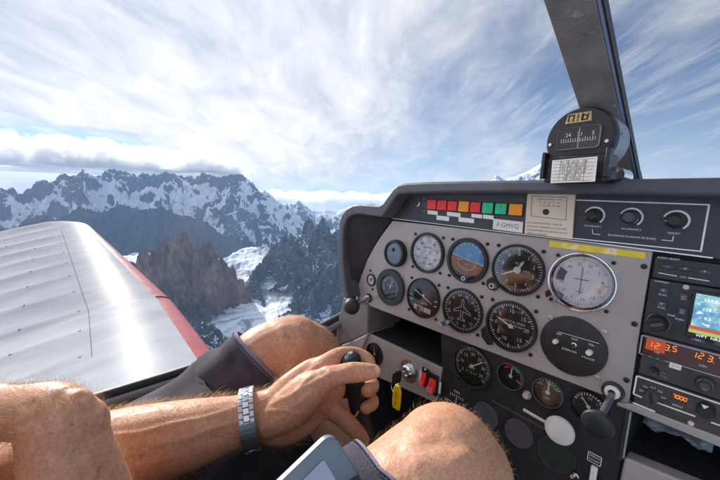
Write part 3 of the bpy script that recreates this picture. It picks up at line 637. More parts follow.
for k, (u, v) in enumerate([(683.5, 297.5), (682, 311.3)]):
    lbox(rg, 'push_key', u, v, .0095, .0100, .007, .0098, M_blank)
t = MB(); ptxt(t, 'COM/NAV', 661.5, 282, 0.00280, .0073); ptxt(t, 'C', 663.5, 290.4, 0.00385, .0101); ptxt(t, 'VLOC', 662.6, 295, 0.00294, .0073); ptxt(t, 'V', 661.6, 303.9, 0.00385, .0101); ptxt(t, 'PUSH', 661.5, 308, 0.00294, .0073)
for u, v in [(683.5, 297.5), (682, 311.3)]: ptxt(t, '::', u, v, 0.00700, .0101)
ptxt(t, 'CRSR', 671, 315.5, 0.00294, .0073); ptxt(t, 'PUSH', 679.5, 319.6, 0.00294, .0073); t.build('lettering', M_white, rg, smooth=0)
x, y = on_panel(686, 287.3, .008); MB().lathe([(.0029, .007), (.0027, .0084), (.0014, .0088)], 18, x, y, cap1=True).build('status_lamp', mat('lamp_tan', lin((205, 178, 165)), .4), rg)
k = lknob(rg, 'volume_knob', 656.8, 324.5, .0135, .007, .019, M_black)
x, y = on_panel(656.8, 324.5, .019); MB().lathe([(.0104, .0072), (.0109, .0078), (.0104, .0084)], 36, x, y).build('skirt_ring', M_steel, k)
MB().box(x - .0062, x + .0062, y - .0020, y + .0020, .019, .025, rot=.5).build('grip_bar', M_blank, k, bevel=.0012)
lbox(rg, 'push_key', 697.5, 340.4, .018, .005, .007, .0092, M_blank); lbox(rg, 'push_key', 719, 344.5, .012, .005, .007, .0092, M_blank)
t = MB(); ptxt(t, 'CDI', 697.5, 340.2, 0.00280, .0095); t.build('key_text', M_white, rg, smooth=0)

rcm = radio('communication_radio', 'black radio showing amber digits 123.5 in its window', A2, A3 + .001, on_panel(641.5, 352, .006)[0], M_radiob)
(xa, ya), (xb, yb) = on_panel(643.8, 335.5, .0066), on_panel(641.5, 353, .0066)
MB().box(xa - .0015, XR - .002, ya - .0008, ya + .0008, .006, .0078).box(xa - .0022, xa - .0006, yb - .001, ya, .006, .0078).box(xb - .001, XR - .002, yb - .0016, yb - .0004, .006, .0078).build('window_frame', M_edge, rcm, smooth=0)
def amber_glass():
    m = bpy.data.materials.new('amber_display_glass'); t = NT(m); p = t.p
    n = t.noise(t.obj(), 18, 2); p.inputs['Base Color'].default_value = (.075, .018, .012, 1); p.inputs['Roughness'].default_value = .15
    return m
MB().box(xa + .001, XR - .004, yb + .0005, ya - .0012, .006, .0066).build('display_window', amber_glass(), rcm, smooth=0)
t = MB(); yc = (ya + yb) / 2 + .001
for s_, u, v in [('1', 650, 344.5), ('2', 657, 346.3), ('3.', 667, 348.2), ('5', 674.7, 349.5), ('1', 694, 355), ('2', 701, 356.5), ('3.', 710, 359.5), ('7', 719.5, 361.5)]:
    x, y = on_panel(u, v, .0069); seg7(t, s_, x, y + .0006, .0064, .0069, .12)
t.build('amber_digits', M_amber, rcm, smooth=0)
x, y = on_panel(654, 345.4, .0069); MB().prism([(x - .0075, y - .0070), (x + .010, y - .0070), (x + .010, y + .0070), (x - .0075, y + .0070)], .0066, .0067).build('lit_segment', emis('amber_block', (1.0, .13, .015), .30), rcm, smooth=0)
t = MB(); ptxt(t, 'USE', 657, 352.8, 0.00280, .0069); ptxt(t, 'STBY', 703, 366.2, 0.00294, .0069); t.build('window_text', M_white, rcm, smooth=0)
for u, v in [(646, 356), (653.5, 358.4), (661.5, 360.8)]: lbox(rcm, 'push_key', u, v, .0085, .0036, .006, .0082, M_blank)
lbox(rcm, 'transfer_key', 675.2, 366.6, .0155, .0080, .006, .0092, M_paperw)
t = MB(); ptxt(t, '<-->', 675.2, 366.6, 0.00350, .0095); t.build('key_text', M_ink, rcm, smooth=0)
lknob(rcm, 'squelch_knob', 653.5, 372, .0066, .006, .014, M_black, M_steel)
t = MB(); ptxt(t, 'OFF', 663, 373.5, 0.00294, .0063); ptxt(t, 'PULL', 664, 377, 0.00294, .0063); t.build('lettering', M_edge, rcm, smooth=0)
k = lknob(rcm, 'tuning_knob', 705, 385.5, .0125, .006, .014, M_radiob, M_steel); lknob(k, 'inner_knob', 704.5, 387, .0068, .014, .022, M_blank, M_steel)

rx = radio('transponder', 'lowest radio with white framed face, selector knob and small amber window', A3, A4, on_panel(635.5, 388, .006)[0], M_radiob)
xk, yk = on_panel(637, 375.5, .0064)
t = MB(); pl_line(t, (636.8, 376), (735, 409), .0018, .0064); pl_line(t, (636.8, 376), (633.5, 394), .0018, .0064); pl_line(t, (633.5, 394), (642, 397.6), .0018, .0064); pl_line(t, (656.5, 402.5), (695.5, 416.6), .0018, .0064); pl_line(t, (711, 422.4), (735, 431), .0018, .0064); pl_line(t, (633, 402.8), (655, 411.8), .0020, .0064)
for s_, u, v in [('SBY', 642, 391), ('ON', 645.5, 387), ('ALT', 653, 388), ('TST', 660, 392), ('OFF', 663, 398)]: ptxt(t, s_, u, v, 0.00308, .0064)
ptxt(t, 'IDENT', 677.5, 406.2, 0.00308, .0064); t.build('face_lines', M_white, rx, smooth=0)
k = lknob(rx, 'selector_knob', 651.5, 398, .0105, .006, .017, M_blank); x, y = on_panel(651.5, 398, .017); MB().box(x - .0012, x + .0012, y - .006, y + .006, .017, .021, rot=.25).build('grip_bar', M_black, k, bevel=.0008)
lbox(rx, 'code_window', 679.5, 397.8, .0215, .0090, .006, .0072, mat('amber_dark', (.10, .03, .012), .25)); t = MB()
for k_, ch in enumerate('7000'): seg7(t, ch, on_panel(679.5, 397.8, .0075)[0] + (k_ - 1.5) * .0032, on_panel(679.5, 397.8, .0075)[1], .0042, .0075)
t.build('code_digits', M_amber, rx, smooth=0)
lbox(rx, 'grey_key', 693.5, 404.5, .017, .016, .006, .0075, M_blank)
k = lknob(rx, 'code_knob', 705.5, 413, .0115, .006, .020, M_black); 
x, y = on_panel(705, 404.5, .020); t = MB(); t.prism([(x - .0026, y - .001), (x + .0032, y - .001), (x, y - .0052)], .0195, .0206); t.build('pointer', M_white, k, smooth=0)
x, y = on_panel(691, 423.5, .007); MB().lathe([(.0028, .006), (.0026, .0080), (.0014, .0084)], 18, x, y, cap1=True).build('ivory_stud', mat('ivory_stud', lin((215, 195, 180)), .4), rx)

# rail and glove box below the radios
rl = mount('glove_box', 0, 0, 'open dark glove box under the radio rack with pale metal rail', 'glove box')
MB().prism(pp([(617, 402.2), (632, 404.4), (740, 445), (740, 456), (633, 412), (616, 405.5)], .008), -.006, .008).build('rail', M_plate, rl, bevel=.0015)
xg = on_panel(630.5, 420, 0)[0]; yg0 = on_panel(632, 413, 0)[1]; yg1 = on_panel(624, 457, 0)[1]
MB().box(xg - .004, .32, yg1 - .02, yg0 + .02, -.26, -.255).box(xg - .0055, xg - .0015, yg1 - .006, yg0 + .004, -.255, .001).box(xg, .32, yg0, yg0 + .004, -.255, -.006).box(xg, .32, yg1 - .006, yg1 - .002, -.255, -.004).build('liner', mat('glove_liner', (.03, .034, .038), .6, 0, .2, 30), rl)
MB().box(xg - .0015, xg + .0005, yg1, yg0 + .002, .001, .004).build('edge_strip', M_edge, rl)
MB().prism(pp([(624.5, 457.5), (740, 505), (740, 600), (612, 600), (619.5, 482)], .003), -.02, .003).build('lower_fascia', M_lower, rl, bevel=.003)
# clear plastic bag inside the glove box
def bagmat():
    m = bpy.data.materials.new('clear_plastic_film'); t = NT(m); p = t.p
    p.inputs['Base Color'].default_value = (.26, .31, .36, 1); p.inputs['Roughness'].default_value = .22; p.inputs['Alpha'].default_value = .62; p.inputs['Coat Weight'].default_value = .5
    t.bump(t.noise(t.obj((1, 3, 1)), 60, 4), .8, .004); return m
bagp = np.zeros((26, 9, 3)); 
for i in range(26):
    for j in range(9):
        s_ = i / 25; q = j / 8 - .5
        u, v = 643 + s_ * 70, 420.5 + s_ * 28
        x, y = on_panel(u, v, -.02); bagp[i, j] = (x, y + q * .020 * (1 + .4 * math.sin(9 * s_)) + .002 * math.sin(23 * s_ + j), -.02 - .03 * abs(q) + .003 * math.sin(17 * s_ + 2 * j))
r_ = mount('plastic_bag', 0, 0, 'crumpled clear plastic sleeve lying in the glove box opening', 'bag')
MB().grid(bagp).build('film', bagmat(), r_, smooth=80, solid=.001)

# ================================================================= GLARESHIELD / HOOD
hd = mount('glareshield', 0, 0, 'dark grey glareshield hood curving around the instrument panel', 'dashboard hood')
out_px = [(760, 175.8), (720, 177.2), (640, 178.6), (560, 179.6), (480, 180.6), (430, 181.8), (406, 183), (398, 184.5), (392.5, 189), (386.5, 197.5), (382.6, 203), (378.5, 205.2), (370, 204.8), (361, 204.2), (353, 205), (346.5, 208.5), (341.8, 214), (339.2, 222), (337.8, 240), (338.2, 262), (341, 284), (344.5, 299)]
in_px = [(348, 298), (344.5, 280), (342.8, 258), (342.6, 240), (343.6, 226.5), (346.5, 219.5), (351, 215.4), (358, 214.2), (370, 215.6), (381.5, 217.5), (386, 212), (391.5, 203), (397.5, 194.4), (410, 193.3), (440, 192.6), (500, 192.2), (600, 193.2), (720, 196.2), (760, 197.5)]
HH = .045
op, ip = pp(out_px, HH), pp(in_px, HH)
op[0] = (.42, op[0][1] + .004); ip[-1] = (.42, ip[-1][1] + .003)
ring_poly = op + ip
hb = MB().prism(ring_poly, -.010, HH); hb.build('rim', M_hood, hd, bevel=.004)
# forward cowl
top = [(.42, .022), (.2, .022)] + [(x, y) for x, y in op[1:]]
rows = []
for k, hh in enumerate((-.0105, -.12, -.25, -.36)):
    rows.append([(x * (1 - .02 * k), y - (.004 * k * k if y > -.06 else 0), hh) for x, y in top])
MB().grid(np.array(rows)).build('cowl', M_hood, hd, smooth=40)
# inner left cheek: dark face between rim and plate
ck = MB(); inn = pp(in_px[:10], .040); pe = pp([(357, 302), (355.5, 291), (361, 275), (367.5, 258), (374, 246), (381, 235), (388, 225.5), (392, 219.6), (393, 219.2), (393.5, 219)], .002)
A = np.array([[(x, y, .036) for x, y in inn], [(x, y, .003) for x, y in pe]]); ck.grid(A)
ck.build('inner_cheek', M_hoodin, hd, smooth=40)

# side trim panel under the hood's left end
st = empty('side_trim', (0, 0, 0), None, 'mauve grey moulded trim panel below hood beside canopy sill', 'trim')
def wpt(u, v, d): return cam_pt(u, v, d)
def extr(mb, front, off):
    n = len(front); vs = [tuple(p) for p in front] + [tuple(np.array(p) + np.array(off)) for p in front]
    return mb.add(vs, [tuple(range(n)), tuple(range(n, 2 * n))[::-1]] + [(i, n + i, n + (i + 1) % n, (i + 1) % n) for i in range(n)])
def panel_pts(l, h): return [tuple(panel_world(*on_panel(u, v, h), h)) for u, v in l]
extr(MB(), panel_pts([(343.5, 297.5), (349, 298.5), (357.5, 301), (367.5, 305), (367.5, 333.5), (352, 341.2), (335, 347), (337.5, 322)], .012), (0, .12, 0)).build('upper_moulding', M_side, st, bevel=.004)
extr(MB(), panel_pts([(367.6, 333.2), (352, 341), (334, 347.5), (322, 362), (330, 395), (355, 367)], .013), (0, .10, 0)).build('lower_moulding', M_lower, st, bevel=.004)

# ================================================================= COMPASS
cc = cam_pt(580, 139.5, .395)
cp = empty('magnetic_compass', cc, Euler((PI / 2 - rad(2), 0, rad(-4))), 'round black magnetic compass on the hood in front of the centre strut', 'compass')
RC = .0372
MB().lathe([(RC * .93, -.050), (RC, -.046), (RC, -.002)], 56, cap0=True).build('housing', mat('compass_grey_enamel', lin((150, 152, 165)), .4, .3, .1, 60, wear=(lin((40, 40, 46)), 45, .60)), cp)
fr = MB().lathe([(RC * 1.01, -.008), (RC * 1.01, .002), (RC * .95, .006), (RC * .05, .0062), (.0002, .0062)], 56).build('face_ring', mat('compass_black_enamel', (.014, .012, .018), .35, 0, .3, 60, .2, 900), cp)
def rrect(w, h_, r, n=6):
    o = []
    for cx_, cy_2, a0 in ((w / 2 - r, h_ / 2 - r, 0), (-w / 2 + r, h_ / 2 - r, 90), (-w / 2 + r, -h_ / 2 + r, 180), (w / 2 - r, -h_ / 2 + r, 270)):
        o += [(cx_ + r * math.cos(rad(a0 + 90 * k / n)), cy_2 + r * math.sin(rad(a0 + 90 * k / n))) for k in range(n + 1)]
    return o
W_, H_ = .048, .0275
a_ = rrect(W_, H_, .005); b_ = rrect(W_ - .004, H_ - .004, .004)
n = len(a_); mb = MB(); mb.add([(x, y + .001, .0063) for x, y in a_] + [(x * .99, y * .99 + .001, .0082) for x, y in a_] + [(x, y + .001, .0078) for x, y in b_], [(i, (i + 1) % n, n + (i + 1) % n, n + i) for i in range(n)] + [(n + i, n + (i + 1) % n, 2 * n + (i + 1) % n, 2 * n + i) for i in range(n)]); mb.build('window_frame', M_blank, cp)
MB().prism([(x, y + .001) for x, y in b_], .0063, .0066).build('card', M_dial, cp)
t = MB()
for k in range(-7, 8): t.line(k * .0026, -.0025, k * .0026, .0008 + (.0012 if k % 3 == 0 else 0), .0006, .0069)
for k in (-3, -2, -1, 0, 1, 2): t.line(-.0185 + 0, -.0030, .0185, -.0030, .0005, .0069)
for s_, x in [('24', -.011), ('21', .002), ('S', .0155)]: t.text(s_, .0062, x, .0052, .0069)
t.build('card_marking', M_white, cp, smooth=0)
MB().line(.001, -.0115, .001, .0135, .0012, .0074).build('lubber_line', mat('lubber_tan', lin((170, 160, 140)), .5), cp, smooth=0)
MB().prism([(x, y + .001) for x, y in b_], .0076, .0077).build('window_glass', glass('compass_glass', .35, .02), cp)
t = MB(); t.prism([(-.0165, .0195), (.0120, .0195), (.0105, .0305), (-.0140, .0305)], .0058, .0064); t.build('gold_patch', M_goldpaint, cp, smooth=0)
t = MB()
for k, (x, w_) in enumerate([(-.0130, .003), (-.0075, .0028), (-.003, .002), (.002, .004), (.0075, .002)]): t.line(x, .021, x + .0006, .0295, w_ * .55, .0067)
t.line(-.013, .0285, -.008, .0285, .0018, .0067); t.arc(.0022, .0036, 0, 2 * PI, .0067, 14, .0045, .0245); t.build('lettering', M_inkd, cp, smooth=0)
for x, y in ((-.031, -.004), (.030, -.006)): MB().lathe([(.0022, .006), (.0020, .0078)], 12, x, y, cap1=True).build('face_screw', M_steel, cp)
# bracket and feet
MB().box(-.0345, .0335, -.052, -.0185, -.030, .0072).build('bracket', M_black, cp, bevel=.003)
for sx_ in (-1, 1): MB().box(sx_ * .0345 - .0022, sx_ * .0345 + .0022, -.047, -.014, .002, .0135).build('lug', M_black, cp, bevel=.001)
MB().lathe([(.010, -.046), (.010, -.012)], 20, .036, -.043).build('foot', M_chrome, cp)
dc = empty('deviation_card', cam_pt(573.2, 170.5, .385), Euler((PI / 2 - rad(2), 0, rad(-4))), 'small white deviation card clipped under the compass', 'card')
MB().box(-.0240, .0235, -.0140, .0140, 0, .0008, rot=.03).build('card', M_paperw, dc)
t = MB()
for k in range(7): t.line(-.022, .012 - k * .004, .0215, .0125 - k * .004, .0004, .0011)
for x in (-.0145, -.006, .003, .012): t.line(x, -.0125, x, .0125, .0004, .0011)
for k, s_ in enumerate(['N  30  60  E  120', '003 031 062 092', '150 S 210 240 W', '151 180 208 239', '300 330  N', '301 329 003']): t.text(s_, .0040, 0, .0100 - k * .004, .0012)
t.build('print', M_ink, dc, smooth=0)

# ================================================================= WINDSCREEN STRUT + CANOPY
strut = empty('windscreen_strut', (0, 0, 0), None, 'worn brown-grey strut rising behind the compass to canopy top', 'strut')
sp = [(.020 - .02, .0)]
def strut_pts(dx):
    return [(dx, .70, .000), (dx, .62, .036), (dx, .53, .086), (dx, .44, .136), (dx, .355, .184), (dx, .26, .232), (dx, .14, .272), (dx, 0, .300), (dx, -.2, .315), (dx, -.5, .32)]
def ribbon(x0, x1, dz0, dz1, name, m, parent, bevel=0):
    A = strut_pts(0); mb = MB(); vs = []
    for _, y, z in A: vs += [(x0, y + dz0 * .5, z + dz0), (x1, y + dz0 * .5, z + dz0), (x1, y + dz1 * .5, z + dz1), (x0, y + dz1 * .5, z + dz1)]
    fs = []
    for i in range(len(A) - 1):
        a = 4 * i
        for k in range(4): fs.append((a + k, a + (k + 1) % 4, a + 4 + (k + 1) % 4, a + 4 + k))
    fs += [(3, 2, 1, 0), (4 * len(A) - 4, 4 * len(A) - 3, 4 * len(A) - 2, 4 * len(A) - 1)]
    return mb.add(vs, fs).build(name, m, parent, smooth=30, bevel=bevel)
M_strut = mat('strut_worn_leather', lin((132, 126, 124)), .75, 0, .22, 35, .9, 500, bdist=.0015, wear=(lin((185, 176, 168)), 40, .62))
ribbon(-.1445, -.1065, -.004, .004, 'trim', M_strut, strut, .001)
ribbon(-.1060, -.1030, -.002, .006, 'edge_strip', mat('edge_pale_blue', lin((150, 170, 205)), .35, 0, .05, 60), strut)
ribbon(-.1028, -.1010, -.003, .007, 'seal', M_rubber, strut)
t = MB()
sc0 = cam_pt(593, 97, .50)
# canopy: bubble from sill over the crew to the strut
CX = -.12
def canopy_surface(n=40, m=24):
    ys = np.linspace(.98, -.9, n); P = np.zeros((n, 2 * m + 1, 3))
    prof = np.array(strut_pts(0))[:, 1:]; py = prof[::-1, 0]; pz = prof[::-1, 1]
    for i, y in enumerate(ys):
        zt = float(np.interp(y, py, pz)) if y < .62 else .036
        zt = zt + .012
        w = .575 if y < .5 else .575 * math.sqrt(max(.02, 1 - ((y - .5) / .52) ** 2))
        zs = -.355 + (0 if y < .45 else (y - .45) * .55)
        if y > .62: zt = max(zs + .003, .036 - (y - .62) * .35)
        for j in range(2 * m + 1):
            a = PI * j / (2 * m); cxx = -math.cos(a); s_ = math.sin(a)
            P[i, j] = (CX + w * math.copysign(abs(cxx) ** .75, cxx), y, zs + (zt - zs) * max(0, s_) ** .62)
    return P
cn = empty('canopy', (0, 0, 0), None, 'clear bubble canopy around the cockpit with dark lower frame', 'canopy')
M_can = glass('canopy_perspex', .55, .0, (.975, .98, .985))
cgp = canopy_surface()
MB().grid(cgp).build('glazing', M_can, cn, smooth=180)
# sill / canopy frame rail along the left side
sill = [(-.700, -1.0, -.372), (-.690, .1, -.366), (-.682, .46, -.355), (-.668, .58, -.318), (-.652, .66, -.24), (-.640, .70, -.16)]
MB().tube(sill, [.011, .011, .011, .010, .009, .008], 14).build('frame_rail', M_rubber, cn)
MB().tube([(x + .016, y, z - .008) for x, y, z in sill], [.009] * 6, 12).build('frame_trim', mat('sill_trim_grey', lin((120, 116, 116)), .45, .2, .1, 60), cn)

# fuselage side and floor around the legs
fs_ = empty('cockpit_tub', (0, 0, 0), None, 'dark cockpit side wall and floor below the canopy sill', 'cockpit wall')
A = []
for y in np.linspace(-1.0, .75, 30):
    A.append([(-.705, y, -.374), (-.692, y, -.40), (-.684, y, -.50), (-.675, y, -.62), (-.64, y, -.74), (-.56, y, -.80), (.35, y, -.80)])
MB().grid(np.array(A)).build('side_lining', mat('lining_charcoal', (.022, .020, .019), .8, 0, .3, 20, .6, 500), fs_, smooth=50)
MB().grid(np.array([[(-.706, y, -.372), (-.715, y, -.42), (-.722, y, -.55), (-.71, y, -.80)] for y in np.linspace(-1.0, 1.0, 10)])).build('outer_skin', mat('white_gelcoat', (.75, .75, .76), .3, 0, .03, 10), fs_, smooth=50)
MB().box(-.70, .36, .70, .72, -.80, -.30).build('firewall', M_blackmat, fs_)
MB().tube([(-.668, -.2, -.425), (-.664, .10, -.418), (-.655, .35, -.41)], [.016, .018, .016], 12).build('armrest', mat('armrest_brown', (.10, .062, .04), .9, 0, .4, 60, .8, 400), fs_)

# pilot seat
seat = empty('pilot_seat', (0, 0, 0), None, 'black cushioned pilot seat beneath the shorts', 'seat')
MB().box(-.60, -.14, -.36, .10, -.60, -.47).build('cushion', mat('seat_black_cloth', (.015, .015, .017), .85, 0, .3, 40, .5, 600), seat, bevel=.04)
bk = MB().box(-.60, -.14, -.50, -.40, -.55, .02); bk.build('backrest', _mats['seat_black_cloth'], seat, bevel=.04)
# ================================================================= THE PILOT
def catmull(P, k=8):
    P = [np.array(p, float) for p in P]; out = []
    for i in range(len(P) - 1):
        p0, p1, p2, p3 = P[max(i - 1, 0)], P[i], P[i + 1], P[min(i + 2, len(P) - 1)]
        for t in np.linspace(0, 1, k, endpoint=False):
            out.append(.5 * ((2 * p1) + (p2 - p0) * t + (2 * p0 - 5 * p1 + 4 * p2 - p3) * t * t + (3 * p1 - p0 - 3 * p2 + p3) * t ** 3))
    out.append(P[-1]); return np.array(out)
def limb(mb, pts, rs, n=20, k=8, flat=None, up=None, cap=True):
    """closed tapering tube through pts; rs radii (or (wide, thin) pairs with flat direction up)"""
    R_ = np.array([(r, r) if not hasattr(r, '__len__') else r for r in rs], float)
    C_ = catmull([np.concatenate([p, r]) for p, r in zip(pts, R_)], k); C_[:, 3:] = np.maximum(C_[:, 3:], .002)
    c, r = C_[:, :3], C_[:, 3:]
    rows = []; ref = np.array(up if up is not None else (0.13, .2, 1.0))
    m = len(c)
    def frame(i):
        t = c[min(i + 1, m - 1)] - c[max(i - 1, 0)]; t /= np.linalg.norm(t) + 1e-12
        w = ref - t * (ref @ t); w /= np.linalg.norm(w); return t, np.cross(t, w), w
    def ringat(i, s_, off):
        t, a, b_ = frame(i)
        return [c[i] + t * off + s_ * (r[i, 0] * math.cos(2 * PI * q / n) * a + r[i, 1] * math.sin(2 * PI * q / n) * b_) for q in range(n)]
    if cap:
        for f in (.02, .5, .8, .95): rows.append(ringat(0, f, -math.sqrt(1 - f * f) * r[0].mean()))
    for i in range(m): rows.append(ringat(i, 1, 0))
    if cap:
        for f in (.95, .8, .5, .02): rows.append(ringat(m - 1, f, math.sqrt(1 - f * f) * r[-1].mean()))
    N = len(rows); vs = [p for row in rows for p in row]
    fs = [(i * n + q, i * n + (q + 1) % n, (i + 1) * n + (q + 1) % n, (i + 1) * n + q) for i in range(N - 1) for q in range(n)]
    fs += [tuple(range(n))[::-1], tuple(range((N - 1) * n, N * n))]
    mb.add(vs, fs); return c
def ball(mb, p, r, n=16):
    rx, ry, rz = r if hasattr(r, '__len__') else (r, r, r)
    vs = []; fs = []
    for i in range(n + 1):
        a = PI * i / n
        vs += [(p[0] + rx * max(math.sin(a), .001) * math.cos(2 * PI * j / n), p[1] + ry * max(math.sin(a), .001) * math.sin(2 * PI * j / n), p[2] + rz * math.cos(a)) for j in range(n)]
    fs = [(i * n + j, (i + 1) * n + j, (i + 1) * n + (j + 1) % n, i * n + (j + 1) % n) for i in range(n) for j in range(n)]
    fs += [tuple(range(n))[::-1][::-1], tuple(range(n * n, n * n + n))[::-1]]
    mb.add(vs, fs)

K = cam_pt
pel, chest, neck, head = np.array((-.36, -.27, -.46)), np.array((-.36, -.31, -.22)), np.array((-.36, -.30, -.05)), np.array((-.36, -.27, .10))
B = MB()
limb(B, [pel, (-.36, -.29, -.35), chest, (-.36, -.31, -.12), neck, (-.36, -.29, .02)], [(.165, .115), (.15, .10), (.165, .105), (.12, .08), (.056, .056), (.055, .055)], 28, up=(0, 1, 0))
# head behind the lens: skull, jaw, nose, ears, brow
ball(B, head + (0, .0, .02), (.076, .095, .105)); ball(B, head + (0, .035, -.045), (.055, .060, .055)); 
limb(B, [head + (0, .088, .03), head + (0, .103, .0), head + (0, .108, -.012)], [.009, .011, .013], 12); 
for sx_ in (-1, 1): ball(B, head + (sx_ * .078, -.005, .0), (.010, .018, .030)); ball(B, head + (sx_ * .031, .078, .035), (.018, .014, .008)); limb(B, [head + (0, .092, -.048 - .006 * sx_), head + (.022 * 1, .082, -.048 - .006 * sx_)], [.006, .004], 10); limb(B, [head + (0, .092, -.048 - .006 * sx_), head + (-.022, .082, -.048 - .006 * sx_)], [.006, .004], 10)
# left arm
LS = np.array((-.545, -.29, -.155)); LE = K(-40, 500, .36)
farm = [LE, K(40, 474, .365), K(120, 452, .375), K(190, 434, .39), K(238, 421, .402), K(262, 416, .410)]
limb(B, [chest + (-.10, 0, .06), LS, LS + (LE - LS) * .5 + np.array((-.02, 0, 0)), LE], [.07, .062, .052, .044], 22)
limb(B, farm, [.043, .048, .0465, .0390, (.0300, .0275), (.0290, .0255)], 24, up=CF)
# left hand
palm = [K(255, 416, .408), K(275, 412, .413), K(297, 400, .420), K(318, 386, .432), K(328, 380, .438)]
limb(B, palm, [(.0285, .024), (.031, .024), (.037, .024), (.038, .020), (.034, .015)], 22, up=CF)
limb(B, [K(268, 421, .400), K(292, 407, .402), K(312, 389, .402), K(327, 379, .402)], [.020, .0245, .0205, .0145], 16)          # thenar mound
limb(B, [K(306, 392, .402), K(326, 379, .400), K(340, 374.5, .401), K(353, 372.5, .404), K(366, 372, .408), K(374.5, 371.2, .411)], [.0175, .0142, .0122, .0125, .0112, .0088], 16)   # thumb
limb(B, [K(312, 374, .430), K(327, 364, .434), K(340, 356, .450), K(355, 355, .464), K(367, 360, .462), K(370, 368, .452)], [.0165, .0140, .0122, .0112, .0104, .0088], 14)   # index
limb(B, [K(316, 384, .440), K(330, 377, .450), K(346, 373, .474), K(363, 377, .474), K(372, 385, .458), K(367, 391, .437)], [.0165, .0140, .0122, .0115, .0108, .0090], 14)   # middle
limb(B, [K(314, 396, .438), K(329, 391, .452), K(347, 390, .476), K(364, 395, .474), K(372, 402, .458), K(366, 408, .438)], [.0160, .0132, .0118, .0110, .0104, .0086], 14)   # ring
limb(B, [K(308, 409, .428), K(325, 407, .434), K(338, 414, .436), K(350, 425, .438), K(359, 434, .441), K(364, 440, .444)], [.0170, .0142, .0128, .0120, .0108, .0085], 14)   # little
limb(B, [K(262, 424, .414), K(284, 427, .418), K(306, 418, .424), K(320, 406, .434)], [.0205, .0215, .0200, .0160], 16)
# right arm: forearm rising from below the frame, wrist bent towards the left
RS = np.array((-.175, -.29, -.165)); RE = K(92, 600, .262)
limb(B, [chest + (.10, 0, .06), RS, RS + (RE - RS) * .5 + np.array((.02, 0, 0)), RE], [.07, .060, .052, .047], 22)
limb(B, [RE, K(86, 540, .264), K(75, 486, .268), K(66, 446, .274), K(55, 418, .280)], [.036, .0375, .0345, .0305, .0270], 24)
limb(B, [K(66, 432, .276), K(50, 414, .281), K(24, 412, .288), K(0, 413, .297), K(-30, 414, .310), K(-60, 416, .325)], [.0310, .0262, .0232, (.0245, .022), (.034, .020), (.038, .017)], 22, up=CF)
ball(B, K(76, 405, .277), .0135); ball(B, K(62, 403, .279), .0150)
for q, (dv, rr) in enumerate([(-26, .0105), (-8, .011), (10, .0105), (26, .009)]):
    limb(B, [K(-50, 416 + dv * .8, .325), K(-85, 414 + dv, .340), K(-105, 420 + dv, .335), K(-100, 428 + dv, .318)], [rr * 1.15, rr, rr * .92, rr * .8], 12)
limb(B, [K(-65, 400, .31), K(-95, 388, .31), K(-120, 384, .315)], [.013, .011, .009], 12)
# legs
HLp, HRp = np.array((-.45, -.24, -.47)), np.array((-.265, -.24, -.47))
KL, KR = K(289, 349, .585), K(438, 486, .315)
limb(B, [pel, HLp, K(196, 424, .50), K(262, 360, .560), KL], [.10, .082, .058, .0562, .0545], 24)
limb(B, [K(276, 352, .570), KL, KL + np.array((-.005, .055, -.035)), KL + np.array((-.01, .09, -.15)), KL + np.array((-.0, .14, -.30)), KL + np.array((.0, .20, -.44))], [.0545, .0568, .054, .055, .046, .036], 24)
limb(B, [pel, HRp, HRp + (KR - HRp) * .5 + np.array((0, 0, .01)), KR + (HRp - KR) * .2, KR], [.10, .085, .078, .068, .064], 26)
limb(B, [KR + (HRp - KR) * .15, KR, KR + np.array((-.008, .045, -.035)), KR + np.array((-.015, .075, -.16)), KR + np.array((-.01, .12, -.31)), KR + np.array((-.01, .19, -.46))], [.062, .0635, .060, .060, .048, .036], 26)
ball(B, KR + np.array((-.004, .018, .012)), .0555); ball(B, KL + np.array((.002, .010, .010)), .0490)
for kk, dx in ((KL, -.0), (KR, -.01)):
    f_ = kk + np.array((dx, .20, -.46)); limb(B, [f_, f_ + np.array((0, .03, -.035)), f_ + np.array((0, .12, -.045))], [(.036, .036), (.040, .034), (.042, .022)], 16)

raw = B.build('bodyraw', None, None, smooth=0)
rm = raw.modifiers.new('r', 'REMESH'); rm.mode = 'VOXEL'; rm.voxel_size = .0021; rm.use_smooth_shade = True
sm = raw.modifiers.new('s', 'SMOOTH'); sm.factor = .5; sm.iterations = 7
bpy.context.view_layer.update()
bme = bpy.data.meshes.new_from_object(raw.evaluated_get(bpy.context.evaluated_depsgraph_get()))
bpy.data.objects.remove(raw)
